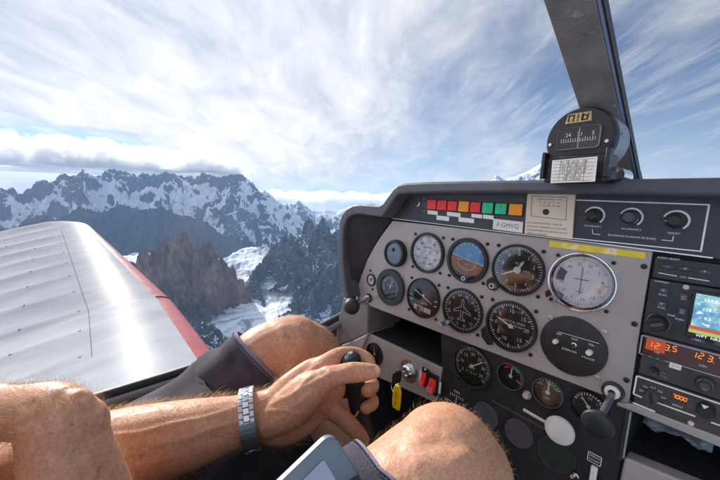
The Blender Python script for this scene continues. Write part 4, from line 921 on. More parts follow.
# keep the largest connected surface: one continuous body
bme.name = 'person'
def skin_mat():
    m = bpy.data.materials.new('tanned_skin'); t = NT(m); p = t.p
    c = t.obj()
    base = t.ramp(t.noise(c, 22, 5, .6), [(.30, lin((204, 150, 119))), (.52, lin((219, 168, 136))), (.75, lin((229, 184, 153)))])
    fine = t.noise(c, 260, 4, .7)
    base = t.mix(t.ramp(fine, [(.42, .35), (.62, 0)]), base, lin((168, 96, 64)))
    spots = t.noise(c, 90, 2, .5); base = t.mix(t.ramp(spots, [(.66, 0), (.74, .45)]), base, lin((150, 84, 56)))
    t.link(base, p.inputs['Base Color']); p.inputs['Subsurface Weight'].default_value = .22; p.inputs['Subsurface Radius'].default_value = (.012, .005, .003); p.inputs['Subsurface Scale'].default_value = .6
    t.link(t.ramp(t.noise(c, 120, 3), [(.3, .42), (.7, .60)]), p.inputs['Roughness']); p.inputs['Specular IOR Level'].default_value = .38
    v = t.node('ShaderNodeTexVoronoi'); v.inputs['Scale'].default_value = 420; t.link(c, v.inputs['Vector'])
    h = t.math('ADD', t.math('MULTIPLY', v.outputs['Distance'], .6), t.math('MULTIPLY', t.noise(c, 70, 5, .65), 1.3))
    t.bump(h, .35, .0008); return m
M_skin = skin_mat()
# tendons, veins and muscle lines raised on the skin
vc = np.empty(len(bme.vertices) * 3); bme.vertices.foreach_get('co', vc); vc = vc.reshape(-1, 3); vn = np.empty(len(bme.vertices) * 3); bme.vertices.foreach_get('normal', vn); vn = vn.reshape(-1, 3)
vd = vc @ CF; vd_ = np.where(vd > .05, vd, 1e9); vu, vv = 360 + F_PX * (vc @ CR) / vd_, 240 - F_PX * (vc @ CU) / vd_; facing = ((vn * -vc).sum(1) > 0) & (vd > .1)
off = np.zeros(len(vc))
def emboss(px, amp, w, d0, d1):
    global off
    best = np.full(len(vc), 9e9)
    for (a0, b0), (a1, b1) in zip(px[:-1], px[1:]):
        L2 = (a1 - a0) ** 2 + (b1 - b0) ** 2; t = np.clip(((vu - a0) * (a1 - a0) + (vv - b0) * (b1 - b0)) / L2, 0, 1); best = np.minimum(best, np.hypot(vu - a0 - t * (a1 - a0), vv - b0 - t * (b1 - b0)))
    m_ = best * vd_ / F_PX; sel = facing & (vd > d0) & (vd < d1); off = off + np.where(sel, amp * np.exp(-(m_ / w) ** 2), 0)
emboss([(272, 404), (290, 396), (308, 386), (326, 376), (346, 370)], .0013, .0030, .36, .44)
emboss([(268, 411), (284, 410), (300, 403), (312, 392)], .0011, .0022, .36, .44); emboss([(284, 410), (296, 414), (306, 412)], .0009, .0020, .36, .44)
emboss([(276, 398), (292, 384), (308, 372), (322, 364)], .0013, .0032, .38, .47); emboss([(296, 392), (306, 380), (316, 372), (326, 367)], .0010, .0024, .38, .47)
emboss([(318, 372), (322, 376)], -.0016, .0050, .38, .46)
emboss([(330, 372), (332, 383)], .0012, .0045, .38, .42)
for u in (349.5, 352.5, 355.5): emboss([(u, 364), (u + 1.2, 379)], -.0007, .0011, .38, .42)
emboss([(352, 366), (353, 377)], .0009, .0048, .38, .42)
emboss([(108, 436), (140, 433), (172, 424), (205, 418), (236, 408)], .0012, .0026, .32, .43); emboss([(150, 446), (182, 440), (212, 428), (238, 422)], .0010, .0024, .32, .43); emboss([(128, 462), (160, 452), (190, 446), (225, 434)], -.0010, .0070, .32, .43)
emboss([(66, 478), (60, 455), (66, 432), (58, 414)], .0010, .0022, .2, .33); emboss([(90, 470), (84, 448), (78, 425)], .0009, .0024, .2, .33); emboss([(40, 478), (44, 452), (48, 428), (30, 412)], -.0014, .0060, .2, .33); emboss([(82, 398), (86, 412), (92, 426)], -.0016, .0045, .2, .33)
for a_, b_2 in (((404, 436), (440, 428)), ((398, 450), (436, 446)), ((440, 440), (470, 448))): emboss([a_, b_2], -.0010, .0060, .2, .4)
emboss([(418, 424), (445, 420), (466, 432), (470, 452), (450, 466), (424, 458), (414, 440), (418, 424)], .0022, .0120, .2, .4)
emboss([(284, 328), (298, 330), (304, 342), (296, 352), (284, 346), (284, 328)], .0022, .0100, .45, .7)
bme.vertices.foreach_set('co', (vc + vn * off[:, None]).ravel()); bme.update()
person = bpy.data.objects.new('person', bme); COL.objects.link(person); bme.materials.append(M_skin)
tag(person, 'pilot in dark shorts with bare hairy arms gripping the stick in one hand', 'person')

# shorts: two loose legs with turned hems
def fabric(name, col, scale=900, wear=None, streak=.0):
    m = bpy.data.materials.new(name); t = NT(m); p = t.p; c = t.obj()
    n = t.noise(c, 30, 6, .65); colr = t.ramp(n, [(.3, tuple(x * .72 for x in col)), (.72, tuple(min(1, x * 1.35) for x in col))])
    w = t.noise(c, 900, 2); colr = t.mix(t.ramp(w, [(.40, .45), (.60, 0)]), colr, tuple(x * .35 for x in col))
    t.link(colr, p.inputs['Base Color']); p.inputs['Roughness'].default_value = .88; p.inputs['Specular IOR Level'].default_value = .2; p.inputs['Sheen Weight'].default_value = .15
    t.bump(t.math('ADD', w, t.math('MULTIPLY', t.noise(c, 45, 4), 1.2)), .7, .0016); return m
M_short = fabric('grey_violet_cotton', lin((74, 70, 80)))
M_hem = fabric('sunlit_hem_cotton', lin((142, 134, 160)))  # same cloth as the shorts, sunlight painted in as paler lavender
M_thread = mat('dark_stitching', lin((38, 34, 44)), .9, 0, .2, 300)
def sleeve(mb, pts, rs, n=64, k=14, folds=0.004, seed=1, up=(0, 0, 1)):
    C_ = catmull([np.concatenate([p, [r]]) for p, r in zip(pts, rs)], k); c, r = C_[:, :3], C_[:, 3]; m = len(c); rows = []
    for i in range(m):
        t = c[min(i + 1, m - 1)] - c[max(i - 1, 0)]; t /= np.linalg.norm(t); w = np.array(up, float) - t * t[2]; w /= np.linalg.norm(w); a = np.cross(t, w); s_ = i / m
        row = []
        for q in range(n):
            th = 2 * PI * q / n
            f = folds * (math.sin(3 * th + 9 * s_ + seed) * .6 + math.sin(7 * th - 14 * s_ + 2 * seed) * .35 + math.sin(23 * s_ + 2 * th + seed) * .55 + .35 * math.sin(41 * s_ - 4 * th)) * (1 - .85 * s_ ** 2)
            row.append(c[i] + (r[i] + f) * (math.cos(th) * a + math.sin(th) * w))
        rows.append(row + row[:1])
    A = np.array(rows); mb.grid(A); return A
S_ = MB()
hemL = [K(258, 363, .556), K(270, 351, .566)]
# the left hem tilts with the thigh
lpts = [pel + (-.02, 0, .01), HLp + (0, .0, .012), K(194, 424, .505), K(240, 381, .545), K(263.5, 357.5, .562)]
AL = sleeve(S_, lpts, [.125, .100, .081, .0680, .0618], seed=1.3, folds=.0085)
dR = (HRp - KR); dR /= np.linalg.norm(dR)
hemc = KR + dR * .052 + np.array((0, 0, .004))
rpts = [pel + (.02, 0, .01), HRp + (0, 0, .012), HRp + (KR - HRp) * .5 + np.array((0, 0, .016)), hemc + dR * .05 + np.array((0, 0, .003)), hemc]
AR = sleeve(S_, rpts, [.125, .100, .090, .0760, .0725], seed=.4, folds=.0040)
ax_, sr_ = -dR, np.linspace(0, 1, len(AR))
for i in range(len(AR)):
    c_i = AR[i, :-1].mean(0); rd = (AR[i] - c_i) / np.linalg.norm(AR[i] - c_i, axis=1, keepdims=True)
    AR[i] = AR[i] + ax_ * (.066 * np.maximum(0, rd @ (CR * .9 + CU * .2))[:, None] * sr_[i] ** 3)
S_.v = S_.v[:len(AL) * AL.shape[1]] + [tuple(p) for p in AR.reshape(-1, 3)]
so = S_.build('shorts', M_short, person, smooth=80, solid=.0022)
def hemband(A, m, w, lift, name):
    lift *= .35
    mb = MB(); rows = [A[-1 - k] for k in range(w)]; cen = [x.mean(0) for x in rows]
    mb.grid(np.array([r_ + (r_ - c_) / np.linalg.norm(r_ - c_, axis=1, keepdims=True) * lift for r_, c_ in zip(rows, cen)])); o = mb.build(name, m, so, smooth=80, solid=.0022); return rows, cen
def stitch(A, rowf, lift, n, parent, L=.55):
    mb = MB(); i0 = int(rowf); f = rowf - i0; row = A[-1 - i0] * (1 - f) + A[-2 - i0] * f; c = row[:-1].mean(0)
    th = np.linspace(0, len(row) - 1, n, endpoint=False)
    for q in th:
        def at(x):
            j = int(x) % (len(row) - 1); g = x - int(x); p = row[j] * (1 - g) + row[j + 1] * g; return p + (p - c) / np.linalg.norm(p - c) * lift
        mb.tube([at(q), at(q + (len(row) - 1) / n * L)], .00055, 5)
    return mb.build('stitching', M_thread, parent, smooth=0)
hemband(AL, M_hem, 4, .0022, 'hem'); hemband(AR, M_hem, 4, .0022, 'hem')
stitch(AL, 2.6, .0026, 110, so); stitch(AR, 2.6, .0026, 120, so); stitch(AR, 1.9, .0026, 120, so, .95); stitch(AL, 1.9, .0026, 110, so, .95)

# dark shirt over the torso
T_ = MB(); limb(T_, [pel + (0, 0, .04), (-.36, -.29, -.35), chest, (-.36, -.31, -.12), neck + (0, 0, -.03)], [(.178, .128), (.166, .116), (.180, .120), (.135, .092), (.068, .066)], 36, up=(0, 1, 0), cap=False)
limb(T_, [chest + (-.10, 0, .06), LS, LS + (LE - LS) * .38 + np.array((-.02, 0, 0))], [.08, .074, .066], 26, cap=False)
limb(T_, [chest + (.10, 0, .06), RS, RS + (RE - RS) * .34 + np.array((.02, 0, 0))], [.08, .072, .066], 26, cap=False)
T_.build('shirt', fabric('maroon_shirt', lin((62, 34, 40))), person, smooth=80)
H_ = MB(); ball(H_, head + (0, -.012, .034), (.082, .096, .104), 20); H_.v = [(x, y, max(z, head[2] - .01 + .05 * max(0, (y - head[1] - .02) / .08))) for x, y, z in H_.v]
H_.build('head_hair', mat('brown_hair', (.06, .035, .02), .6, 0, .3, 60, .8, 500), person, smooth=80)

# body hair: fine tapered blades rooted on the skin
nv = len(bme.vertices); co = np.empty(nv * 3); bme.vertices.foreach_get('co', co); co = co.reshape(-1, 3)
nr = np.empty(nv * 3); bme.vertices.foreach_get('normal', nr); nr = nr.reshape(-1, 3)
def near(path, rmax):
    d = np.full(nv, 9.0); tdir = np.zeros((nv, 3))
    for a, b_ in zip(path[:-1], path[1:]):
        ab = b_ - a; t = np.clip(((co - a) @ ab) / (ab @ ab), 0, 1); dd = np.linalg.norm(co - a - t[:, None] * ab, axis=1); s_ = dd < d; d[s_] = dd[s_]; tdir[s_] = ab / np.linalg.norm(ab)
    return d < rmax, tdir
def hairs(path, rmax, count, length, width, name, m, keep=None, lean=.9):
    msk, td = near([np.array(p) for p in path], rmax)
    if keep is not None: msk &= keep
    idx = np.nonzero(msk)[0]; mb = MB()
    if not len(idx): return
    for i in RNG.choice(idx, count):
        p = co[i] + RNG.normal(0, .0012, 3); nn = nr[i]; L_ = length * RNG.uniform(.45, 1.25)
        t = td[i] - nn * (td[i] @ nn); t = t / (np.linalg.norm(t) + 1e-9) * lean + RNG.normal(0, .32, 3); t -= nn * (t @ nn)
        side = np.cross(t, nn); side /= np.linalg.norm(side) + 1e-9; curl = RNG.normal(0, .35)
        b0 = len(mb.v)
        pts = [p - nn * .0006, p + nn * L_ * .30 + t * L_ * .25 + side * curl * L_ * .1, p + nn * L_ * .44 + t * L_ * .62 + side * curl * L_ * .35, p + nn * L_ * .42 + t * L_ + side * curl * L_ * .8]
        for q, pt in enumerate(pts[:3]):
            w = width * (1 - q * .28); mb.v += [tuple(pt - side * w / 2), tuple(pt + side * w / 2)]
        mb.v.append(tuple(pts[3]))
        mb.f += [(b0, b0 + 1, b0 + 3, b0 + 2), (b0 + 2, b0 + 3, b0 + 5, b0 + 4), (b0 + 4, b0 + 5, b0 + 6)]
    o = mb.build(name, m, person, smooth=0); o['kind'] = 'stuff'; return o
def hair_mat():
    m = bpy.data.materials.new('fair_body_hair'); t = NT(m); p = t.p
    t.link(t.ramp(t.noise(t.obj(), 160, 2), [(.35, lin((176, 116, 60))), (.65, lin((250, 212, 150)))]), p.inputs['Base Color']); p.inputs['Roughness'].default_value = .4
    tl = t.node('ShaderNodeBsdfTranslucent'); tl.inputs['Color'].default_value = (.85, .60, .33, 1); mx = t.node('ShaderNodeMixShader'); mx.inputs[0].default_value = .22; t.link(p.outputs[0], mx.inputs[1]); t.link(tl.outputs[0], mx.inputs[2]); t.link(mx.outputs[0], t.out.inputs['Surface']); return m
M_hair = hair_mat()
hairs(farm[1:6], .062, 9000, .0130, .00025, 'arm_hair', M_hair)
hairs([RE, K(92, 540, .264), K(76, 486, .268), K(66, 446, .274), K(50, 412, .281), K(0, 411, .297)], .064, 8000, .0115, .00018, 'arm_hair', M_hair)
hairs([KR + (HRp - KR) * .2, KR, KR + np.array((-.010, .06, -.10)), KR + np.array((-.015, .085, -.2))], .085, 5500, .0105, .00015, 'leg_hair', M_hair)
hairs([K(276, 352, .57), KL, KL + np.array((-.008, .08, -.1))], .075, 3600, .0115, .00023, 'leg_hair', M_hair)
# thumb nail
nl = MB(); tn = K(375.2, 369.3, .4035); ux = (K(378, 371, .411) - K(362, 372, .406)); ux /= np.linalg.norm(ux); un = -CF * .80 + CU * .60; un -= ux * (un @ ux); un /= np.linalg.norm(un); uy = np.cross(un, ux)
A = np.array([[tn + ux * (.0070 * a) + uy * (.0052 * b_) * math.sqrt(max(.15, 1 - max(0, a) ** 4)) - un * (.0030 * b_ * b_ + .0010 * a * a) for b_ in np.linspace(-1, 1, 11)] for a in np.linspace(-1, 1, 13)])
nl.grid(A).build('thumbnail', mat('nail_pink', lin((232, 178, 156)), .3, 0, .05, 100, coat=.4), person, smooth=80)

# ---- watch
wc = K(250.5, 418.8, .4045); ax = (K(275, 411, .413) - K(225, 424.5, .398)); ax /= np.linalg.norm(ax)
wup = CF - ax * (CF @ ax); wup /= np.linalg.norm(wup); wside = np.cross(ax, wup)
wr = empty('wristwatch', tuple(wc), None, 'steel bracelet wristwatch on the forearm reaching for the stick', 'watch')
Mx = np.stack([wside, wup, ax], 1)
def wring(mb, th, dth, z0, z1, t0, t1, ra=.0358, rb=.0312):
    vs = []
    for tt in (t0, t1):
        for z in (z0, z1):
            for a in (th - dth / 2, th + dth / 2): vs.append(tuple(Mx @ np.array([(ra + tt) * math.cos(a), (rb + tt) * math.sin(a), z])))
    mb.add(vs, [(0, 1, 3, 2), (4, 6, 7, 5), (0, 4, 5, 1), (2, 3, 7, 6), (0, 2, 6, 4), (1, 5, 7, 3)])
lk = MB(); lc = MB(); NL = 30
for k in range(NL):
    a = 2 * PI * k / NL
    wring(lk, a, 2 * PI / NL * .86, -.0088, -.0036, -.0006, .0022); wring(lk, a, 2 * PI / NL * .86, .0036, .0088, -.0006, .0022); wring(lc, a + PI / NL, 2 * PI / NL * .84, -.0034, .0034, -.0004, .0026)
lk.build('bracelet', M_steel, wr, bevel=.0006); lc.build('centre_link', M_chrome, wr, bevel=.0006)
cl = MB(); 
for k in range(6): wring(cl, rad(-118 + 8 * k), rad(8.2), -.0092, .0092, .0008, .0040)
cl.build('clasp', M_darksteel, wr)
cs = MB().lathe([(.0195, 0), (.0195, .006), (.017, .008), (.016, .0085)], 36, cap0=True, cap1=True); q_ = np.array(Mx @ np.array([0, 1, 0])); qq = Vector((0, 0, 1)).rotation_difference(Vector(q_)); cs.v = [tuple(qq @ Vector(p) + Vector(q_ * .0312)) for p in cs.v]; cs.build('case', M_steel, wr)

# ---- control stick
a, b_ = K(350, 361.5, .443), K(366, 440, .462); ax = (b_ - a) / np.linalg.norm(b_ - a)
stk = empty('control_stick', tuple(b_), None, 'black grip of the control stick held in the hand', 'control stick')
bb = np.zeros(3); rel = lambda p: np.array(p) - b_
MB().tube([rel(a + ax * s_) for s_ in (.0, .006, .02, .04, .06, .08, .10, .112)], [.0125, .0140, .0142, .0132, .0138, .0132, .0132, .0150], 24).build('grip', M_rubber, stk)
MB().tube([rel(a - ax * .0115), rel(a - ax * .0108), rel(a - ax * .009), rel(a - ax * .005), rel(a + ax * .001), rel(a + ax * .005)], [.004, .0085, .0125, .0155, .0160, .0130], 28).build('cap', M_black, stk)
MB().tube([rel(a - ax * .0135 + CR * .003), rel(a - ax * .0100 + CR * .003)], [.0036, .0042], 16).build('button', M_darksteel, stk)
MB().tube([rel(a + ax * .11), rel(b_ + ax * .05), rel(b_ + ax * .12 + np.array((.0, .03, -.05))), rel(b_ + ax * .20 + np.array((.0, .06, -.16)))], [.010, .010, .011, .011], 16).build('tube', M_black, stk)
yw = catmull([rel(K(361, 405, .444)), rel(K(357, 414, .440)), rel(K(350, 424, .446)), rel(K(352, 440, .455)), rel(K(362, 460, .47))], 6); MB().tube(list(yw), .0011, 8).build('yellow_wire', M_yelkey, stk)

# ---- tablet on the lap
c0 = K(333, 431.5, .265); p1 = K(262, 500, .232); e1 = p1 - c0; w1_ = np.linalg.norm(e1); e1 /= w1_
rr_ = ray(374, 500); dd = np.linspace(.15, .6, 2000); ds = [abs((rr_ * d_ - c0) @ e1 / np.linalg.norm(rr_ * d_ - c0)) for d_ in dd]; p2 = rr_ * dd[int(np.argmin(ds))]
e2 = p2 - c0; e2 /= np.linalg.norm(e2); e2 -= e1 * (e1 @ e2); e2 /= np.linalg.norm(e2); e3 = np.cross(e1, e2)
if e3 @ CF > 0: e3 = -e3
Rt = Matrix((tuple(e1), tuple(e2), tuple(np.cross(e1, e2)))).transposed(); sg = 1 if np.cross(e1, e2) @ e3 > 0 else -1
tb = empty('tablet', tuple(c0), Rt.to_euler(), 'grey framed tablet with pale screen lying between the knees', 'tablet')
TW, TL_ = .165, .115
ol = [(x + TW / 2, y + TL_ / 2) for x, y in rrect(TW, TL_, .010)]
MB().prism(ol, -.008 if sg > 0 else 0, 0 if sg > 0 else .008).build('body', mat('tablet_blue_grey', lin((126, 133, 140)), .4, .3, .05, 40), tb, bevel=.0012)
il = [(x + TW / 2, y + TL_ / 2) for x, y in rrect(TW - .034, TL_ - .022, .002)]
MB().prism(il, .0002 * sg, .0008 * sg).build('screen', mat('screen_lilac', lin((178, 176, 190)), .12, 0, .05, 15, coat=1), tb)

# ================================================================= WING
def wing_surface():
    LE_pts = [(-.60, .352, -.655), (-2.06, .352, -.645), (-4.30, .028, -.372), (-4.40, .005, -.362), (-4.46, -.06, -.362)]
    return LE_pts
wg = empty('aircraft_wing', (-.7, .352, -.655), None, 'white ribbed aircraft wing with red leading edge stretching outside the canopy', 'wing')
WO = np.array((-.7, .352, -.655))
RIB = .285
def wing_pt(t, s, lift=0.0):
    """t = metres outboard along x from -.60, s = chord fraction measured on the upper surface from the nose"""
    x = -.60 - t
    if x > -2.06: yl, zl, ch = .352, -.655 + .010 * (t / 1.46), 1.71
    else:
        q = (-2.06 - x) / 2.34; yl, zl, ch = .352 - .339 * q, -.645 + .287 * q, 1.71 - .77 * q
        if x < -4.15:
            w = min(1, (-4.15 - x) / .30); k = 1 - math.sqrt(max(0, 1 - w * w)); yl -= .22 * k; ch -= .36 * k; zl -= .01 * k
    th = .115
    yt = 5 * th * (.2969 * math.sqrt(max(s, 0)) - .126 * s - .3516 * s * s + .2843 * s ** 3 - .1015 * s ** 4)
    z = zl + ch * (yt - .19 * s)
    if s > .20 and x < -.9:
        ph = ((t - .08) / RIB) % 1.0; g = min(1, (s - .20) / .10) * (1 - max(0, (s - .85) / .15))
        z -= .0115 * math.sin(PI * ph) ** .9 * g
    return np.array((x, yl - ch * s, z + lift))
ss = [.0, .0008, .003, .007, .013, .020, .03, .045, .07, .10, .14, .17, .2, .22, .25, .3, .36, .42, .5, .58, .66, .74, .82, .9, 1.0]
ts = list(np.arange(.10, 3.50, RIB / 14)) + list(np.linspace(3.50, 3.846, 16))
def wing_under(t, s):
    p = wing_pt(t, s); q = wing_pt(t, 0.0); sl = p - q
    return np.array((p[0], p[1], q[2] - .19 * (q[1] - p[1]) - (p[2] - (q[2] - .19 * (q[1] - p[1]))) * .55))
def wing_mat():
    m = bpy.data.materials.new('white_wing_fabric'); t = NT(m); p = t.p; c = t.obj()
    n = t.noise(t.mapped(c, (2.5, 1, 1)), 3.0, 6, .65)
    t.link(t.ramp(n, [(.3, lin((166, 169, 175))), (.7, lin((188, 191, 196)))]), p.inputs['Base Color'])
    t.link(t.ramp(t.noise(c, 9, 5), [(.3, .36), (.7, .46)]), p.inputs['Roughness']); p.inputs['Metallic'].default_value = .0; p.inputs['Specular IOR Level'].default_value = .0; p.inputs['Coat Weight'].default_value = .042; p.inputs['Coat Roughness'].default_value = .30
    t.bump(t.noise(c, 7, 4), .25, .006); return m
M_wing = wing_mat()
M_redle = mat('red_leading_edge', lin((158, 40, 44)), .35, 0, .12, 12, coat=.2)
NR = 7
up_ = np.array([[wing_pt(t, s) - WO for s in ss[NR:]] for t in ts]); MB().grid(up_).build('upper_skin', M_wing, wg, smooth=60)
le = np.array([[wing_under(t, s) - WO for s in (.05, .03, .015, .006, .002)] + [wing_pt(t, s) - WO for s in ss[:NR + 1]] for t in ts]); MB().grid(le).build('leading_edge', M_redle, wg, smooth=60)
un_ = np.array([[wing_under(t, s) - WO for s in (.05, .1, .2, .35, .55, .8, 1.0)] for t in ts]); MB().grid(un_).build('lower_skin', M_wing, wg, smooth=60)
tipr = np.array([[wing_under(ts[-1], s) - WO + np.array((-.0, 0, 0)), (wing_under(ts[-1], s) + wing_pt(ts[-1], s)) / 2 - WO + np.array((-.02, 0, 0)), wing_pt(ts[-1], s) - WO] for s in ss]); MB().grid(tipr).build('tip_cap', M_wing, wg, smooth=60)
# nose seam, rib stitches, spar edge, aileron gap
sm_ = MB(); sm_.tube([wing_under(1.47, .01) - WO] + [wing_pt(1.47, s, .001) - WO for s in ss[:NR + 1]], .0035, 8); sm_.build('nose_seam', M_blank, wg)
gp_ = MB()
for t0, t1 in ((.9, 1.46), (1.46, 3.4)): gp_.tube([wing_pt(t, .215, .0008) - WO for t in np.linspace(t0, t1, 24)], .0011, 6)
gp_.build('spar_seam', mat('seam_dull_grey', lin((120, 122, 128)), 1.0, 0, .1, 60, spec=0), wg)
ag = MB(); ag.tube([wing_pt(3.25, s, .001) - WO for s in (.74, .82, .9, 1.0)], .006, 6); ag.tube([wing_pt(t, .74, .001) - WO for t in np.linspace(2.0, 3.25, 12)], .004, 6); ag.build('aileron_gap', M_blackmat, wg)
for k in range(1, 12):
    t = .08 + RIB * k
    if t < .55 or t > 3.4: continue
    st_ = MB()
    for s in (.235, .36, .52, .70):
        p = wing_pt(t, s) - WO; st_.lathe([(.0048, 0), (.0044, .002), (.0024, .003)], 12, cap1=True); b0 = len(st_.v) - 36
        st_.v[b0:] = [tuple(np.array(v) + p) for v in st_.v[b0:]]
    st_.build('rib_stitch', M_wing, wg)

HAZE_TOP = 330
# ================================================================= NOISE + TERRAIN
_perm = RNG.permutation(4096); _gr = RNG.normal(size=(4096, 2)); _gr /= np.linalg.norm(_gr, axis=1, keepdims=True)
def perlin(x, y):
    xi, yi = np.floor(x).astype(int), np.floor(y).astype(int); xf, yf = x - xi, y - yi
    def g(i, j, dx, dy):
        h = _perm[(_perm[i & 4095] + j) & 4095]; return _gr[h, 0] * dx + _gr[h, 1] * dy
    u, v = xf ** 3 * (xf * (xf * 6 - 15) + 10), yf ** 3 * (yf * (yf * 6 - 15) + 10)
    a = g(xi, yi, xf, yf) * (1 - u) + g(xi + 1, yi, xf - 1, yf) * u
    b = g(xi, yi + 1, xf, yf - 1) * (1 - u) + g(xi + 1, yi + 1, xf - 1, yf - 1) * u
    return (a * (1 - v) + b * v) * 1.5
def fbm(x, y, o=6, g=.5):
    s = 0; a = 1
    for k in range(o): s = s + a * perlin(x * 2 ** k + 17.3 * k, y * 2 ** k - 9.1 * k); a *= g
    return s
def ridged(x, y, o=7, g=.5):
    s = 0; a = 1; w = 1
    for k in range(o):
        n = 1 - np.abs(perlin(x * 2 ** k + 31.7 * k, y * 2 ** k + 11.3 * k)); n = n * n * w; s = s + a * n; w = np.clip(n * 1.6, 0, 1); a *= g
    return s
def rock_snow(name, rock_a, rock_b, snow_thr, snow_soft=.10, scale=.004, snowcol=(.82, .85, .90), gw=.30, nw=.75):
    m = bpy.data.materials.new(name); t = NT(m); p = t.p
    geo = t.node('ShaderNodeNewGeometry'); pos = geo.outputs['Position']
    sep = t.node('ShaderNodeSeparateXYZ'); t.link(geo.outputs['Normal'], sep.inputs[0])
    n1 = t.noise(pos, scale, 8, .62); n2 = t.noise(t.mapped(pos, (1, 1, .35)), scale * 5, 6, .65); n3 = t.noise(pos, scale * 2.2, 7, .6)
    rock = t.mix(t.ramp(n1, [(.35, 0), (.65, 1)]), rock_a, rock_b)
    rock = t.mix(t.ramp(n2, [(.40, .65), (.58, 0)]), rock, tuple(c * .38 for c in rock_a))
    f = t.math('ADD', sep.outputs[2], t.math('MULTIPLY', t.math('SUBTRACT', n3, .5), nw)); f = t.math('ADD', f, t.math('MULTIPLY', t.math('SUBTRACT', n2, .5), nw * .36))
    ga = t.node('ShaderNodeAttribute'); ga.attribute_name = 'gully'; f = t.math('ADD', f, t.math('MULTIPLY', ga.outputs['Fac'], gw))
    sm = t.ramp(f, [(snow_thr, 0), (snow_thr + snow_soft, 1)])
    t.link(t.mix(sm, rock, snowcol), p.inputs['Base Color']); p.inputs['Roughness'].default_value = .9; p.inputs['Specular IOR Level'].default_value = .12
    t.bump(t.math('ADD', t.math('MULTIPLY', n2, .7), t.math('ADD', n1, t.math('MULTIPLY', t.noise(pos, scale * 9, 6, .7), .35))), 1.0, .11 / scale); return m
def polar(name, a0, a1, r0, r1, na, nr, fn, m, smooth=True):
    aa = np.radians(np.linspace(a0, a1, na)); rr = np.linspace(r0, r1, nr); Aa, Rr = np.meshgrid(aa, rr, indexing='ij')
    X, Y = -np.sin(Aa) * Rr, np.cos(Aa) * Rr; Zz = fn(np.degrees(Aa), Rr, X, Y)
    mb = MB(); P = np.stack([X, Y, Zz], -1); me = bpy.data.meshes.new(name)
    nvv = na * nr; idx = np.arange(nvv).reshape(na, nr); q = np.stack([idx[:-1, :-1], idx[1:, :-1], idx[1:, 1:], idx[:-1, 1:]], -1).reshape(-1, 4)
    me.from_pydata(P.reshape(-1, 3).tolist(), [], q.tolist()); me.polygons.foreach_set('use_smooth', [smooth] * len(me.polygons)); me.materials.append(m); me.update()
    o = bpy.data.objects.new(name, me); COL.objects.link(o); o['kind'] = 'structure'; return o
def crest(px):
    L_ = sorted(azel(u, v) for u, v in px); a = np.array([x[0] for x in L_]); e = np.array([x[1] for x in L_]); return lambda A: np.interp(A, a, e)
def massif(cr, rc, kf, kb, amp, f, ampc=.12, base=-1500, warp=0.0, seed=0.0, spike=0.0, gul=.35):
    def fn(A, Rr, X, Y):
        rcc = rc + warp * perlin(A * .25 + seed, A * 0 + 3.3)
        zc = rcc * np.tan(np.radians(cr(A))) + spike * (np.abs(perlin(A * 1.9 + seed, A * 0 + 9.7)) * -1.6 + .4 + .4 * perlin(A * 4.3, A * 0 + seed))
        d = Rr - rcc; fall = np.where(d < 0, -d * kf, d * kb)
        S = np.radians(A) * rc
        wx = 60 / max(1, f * 900) * fbm(X * f * .8 + seed, Y * f * .8, 3)
        n = (ridged((S + wx * 2) * f + seed, d * f * gul - seed, 7, .52) - 1.05) * .8 + .4 * (ridged(X * f * 2.1 + seed, Y * f * 2.1, 5, .5) - 1.0) + .25 * fbm(X * f * 3 + seed, Y * f * 3, 4)
        w = np.clip(fall / (amp * 1.2), 0, 1); w = ampc + (1 - ampc) * w
        zz = np.maximum(zc - fall + n * amp * w, base + 60 * fbm(X * f, Y * f, 4))
        return np.where(Rr < 13000, np.minimum(zz, HAZE_TOP - 6), zz)
    return fn

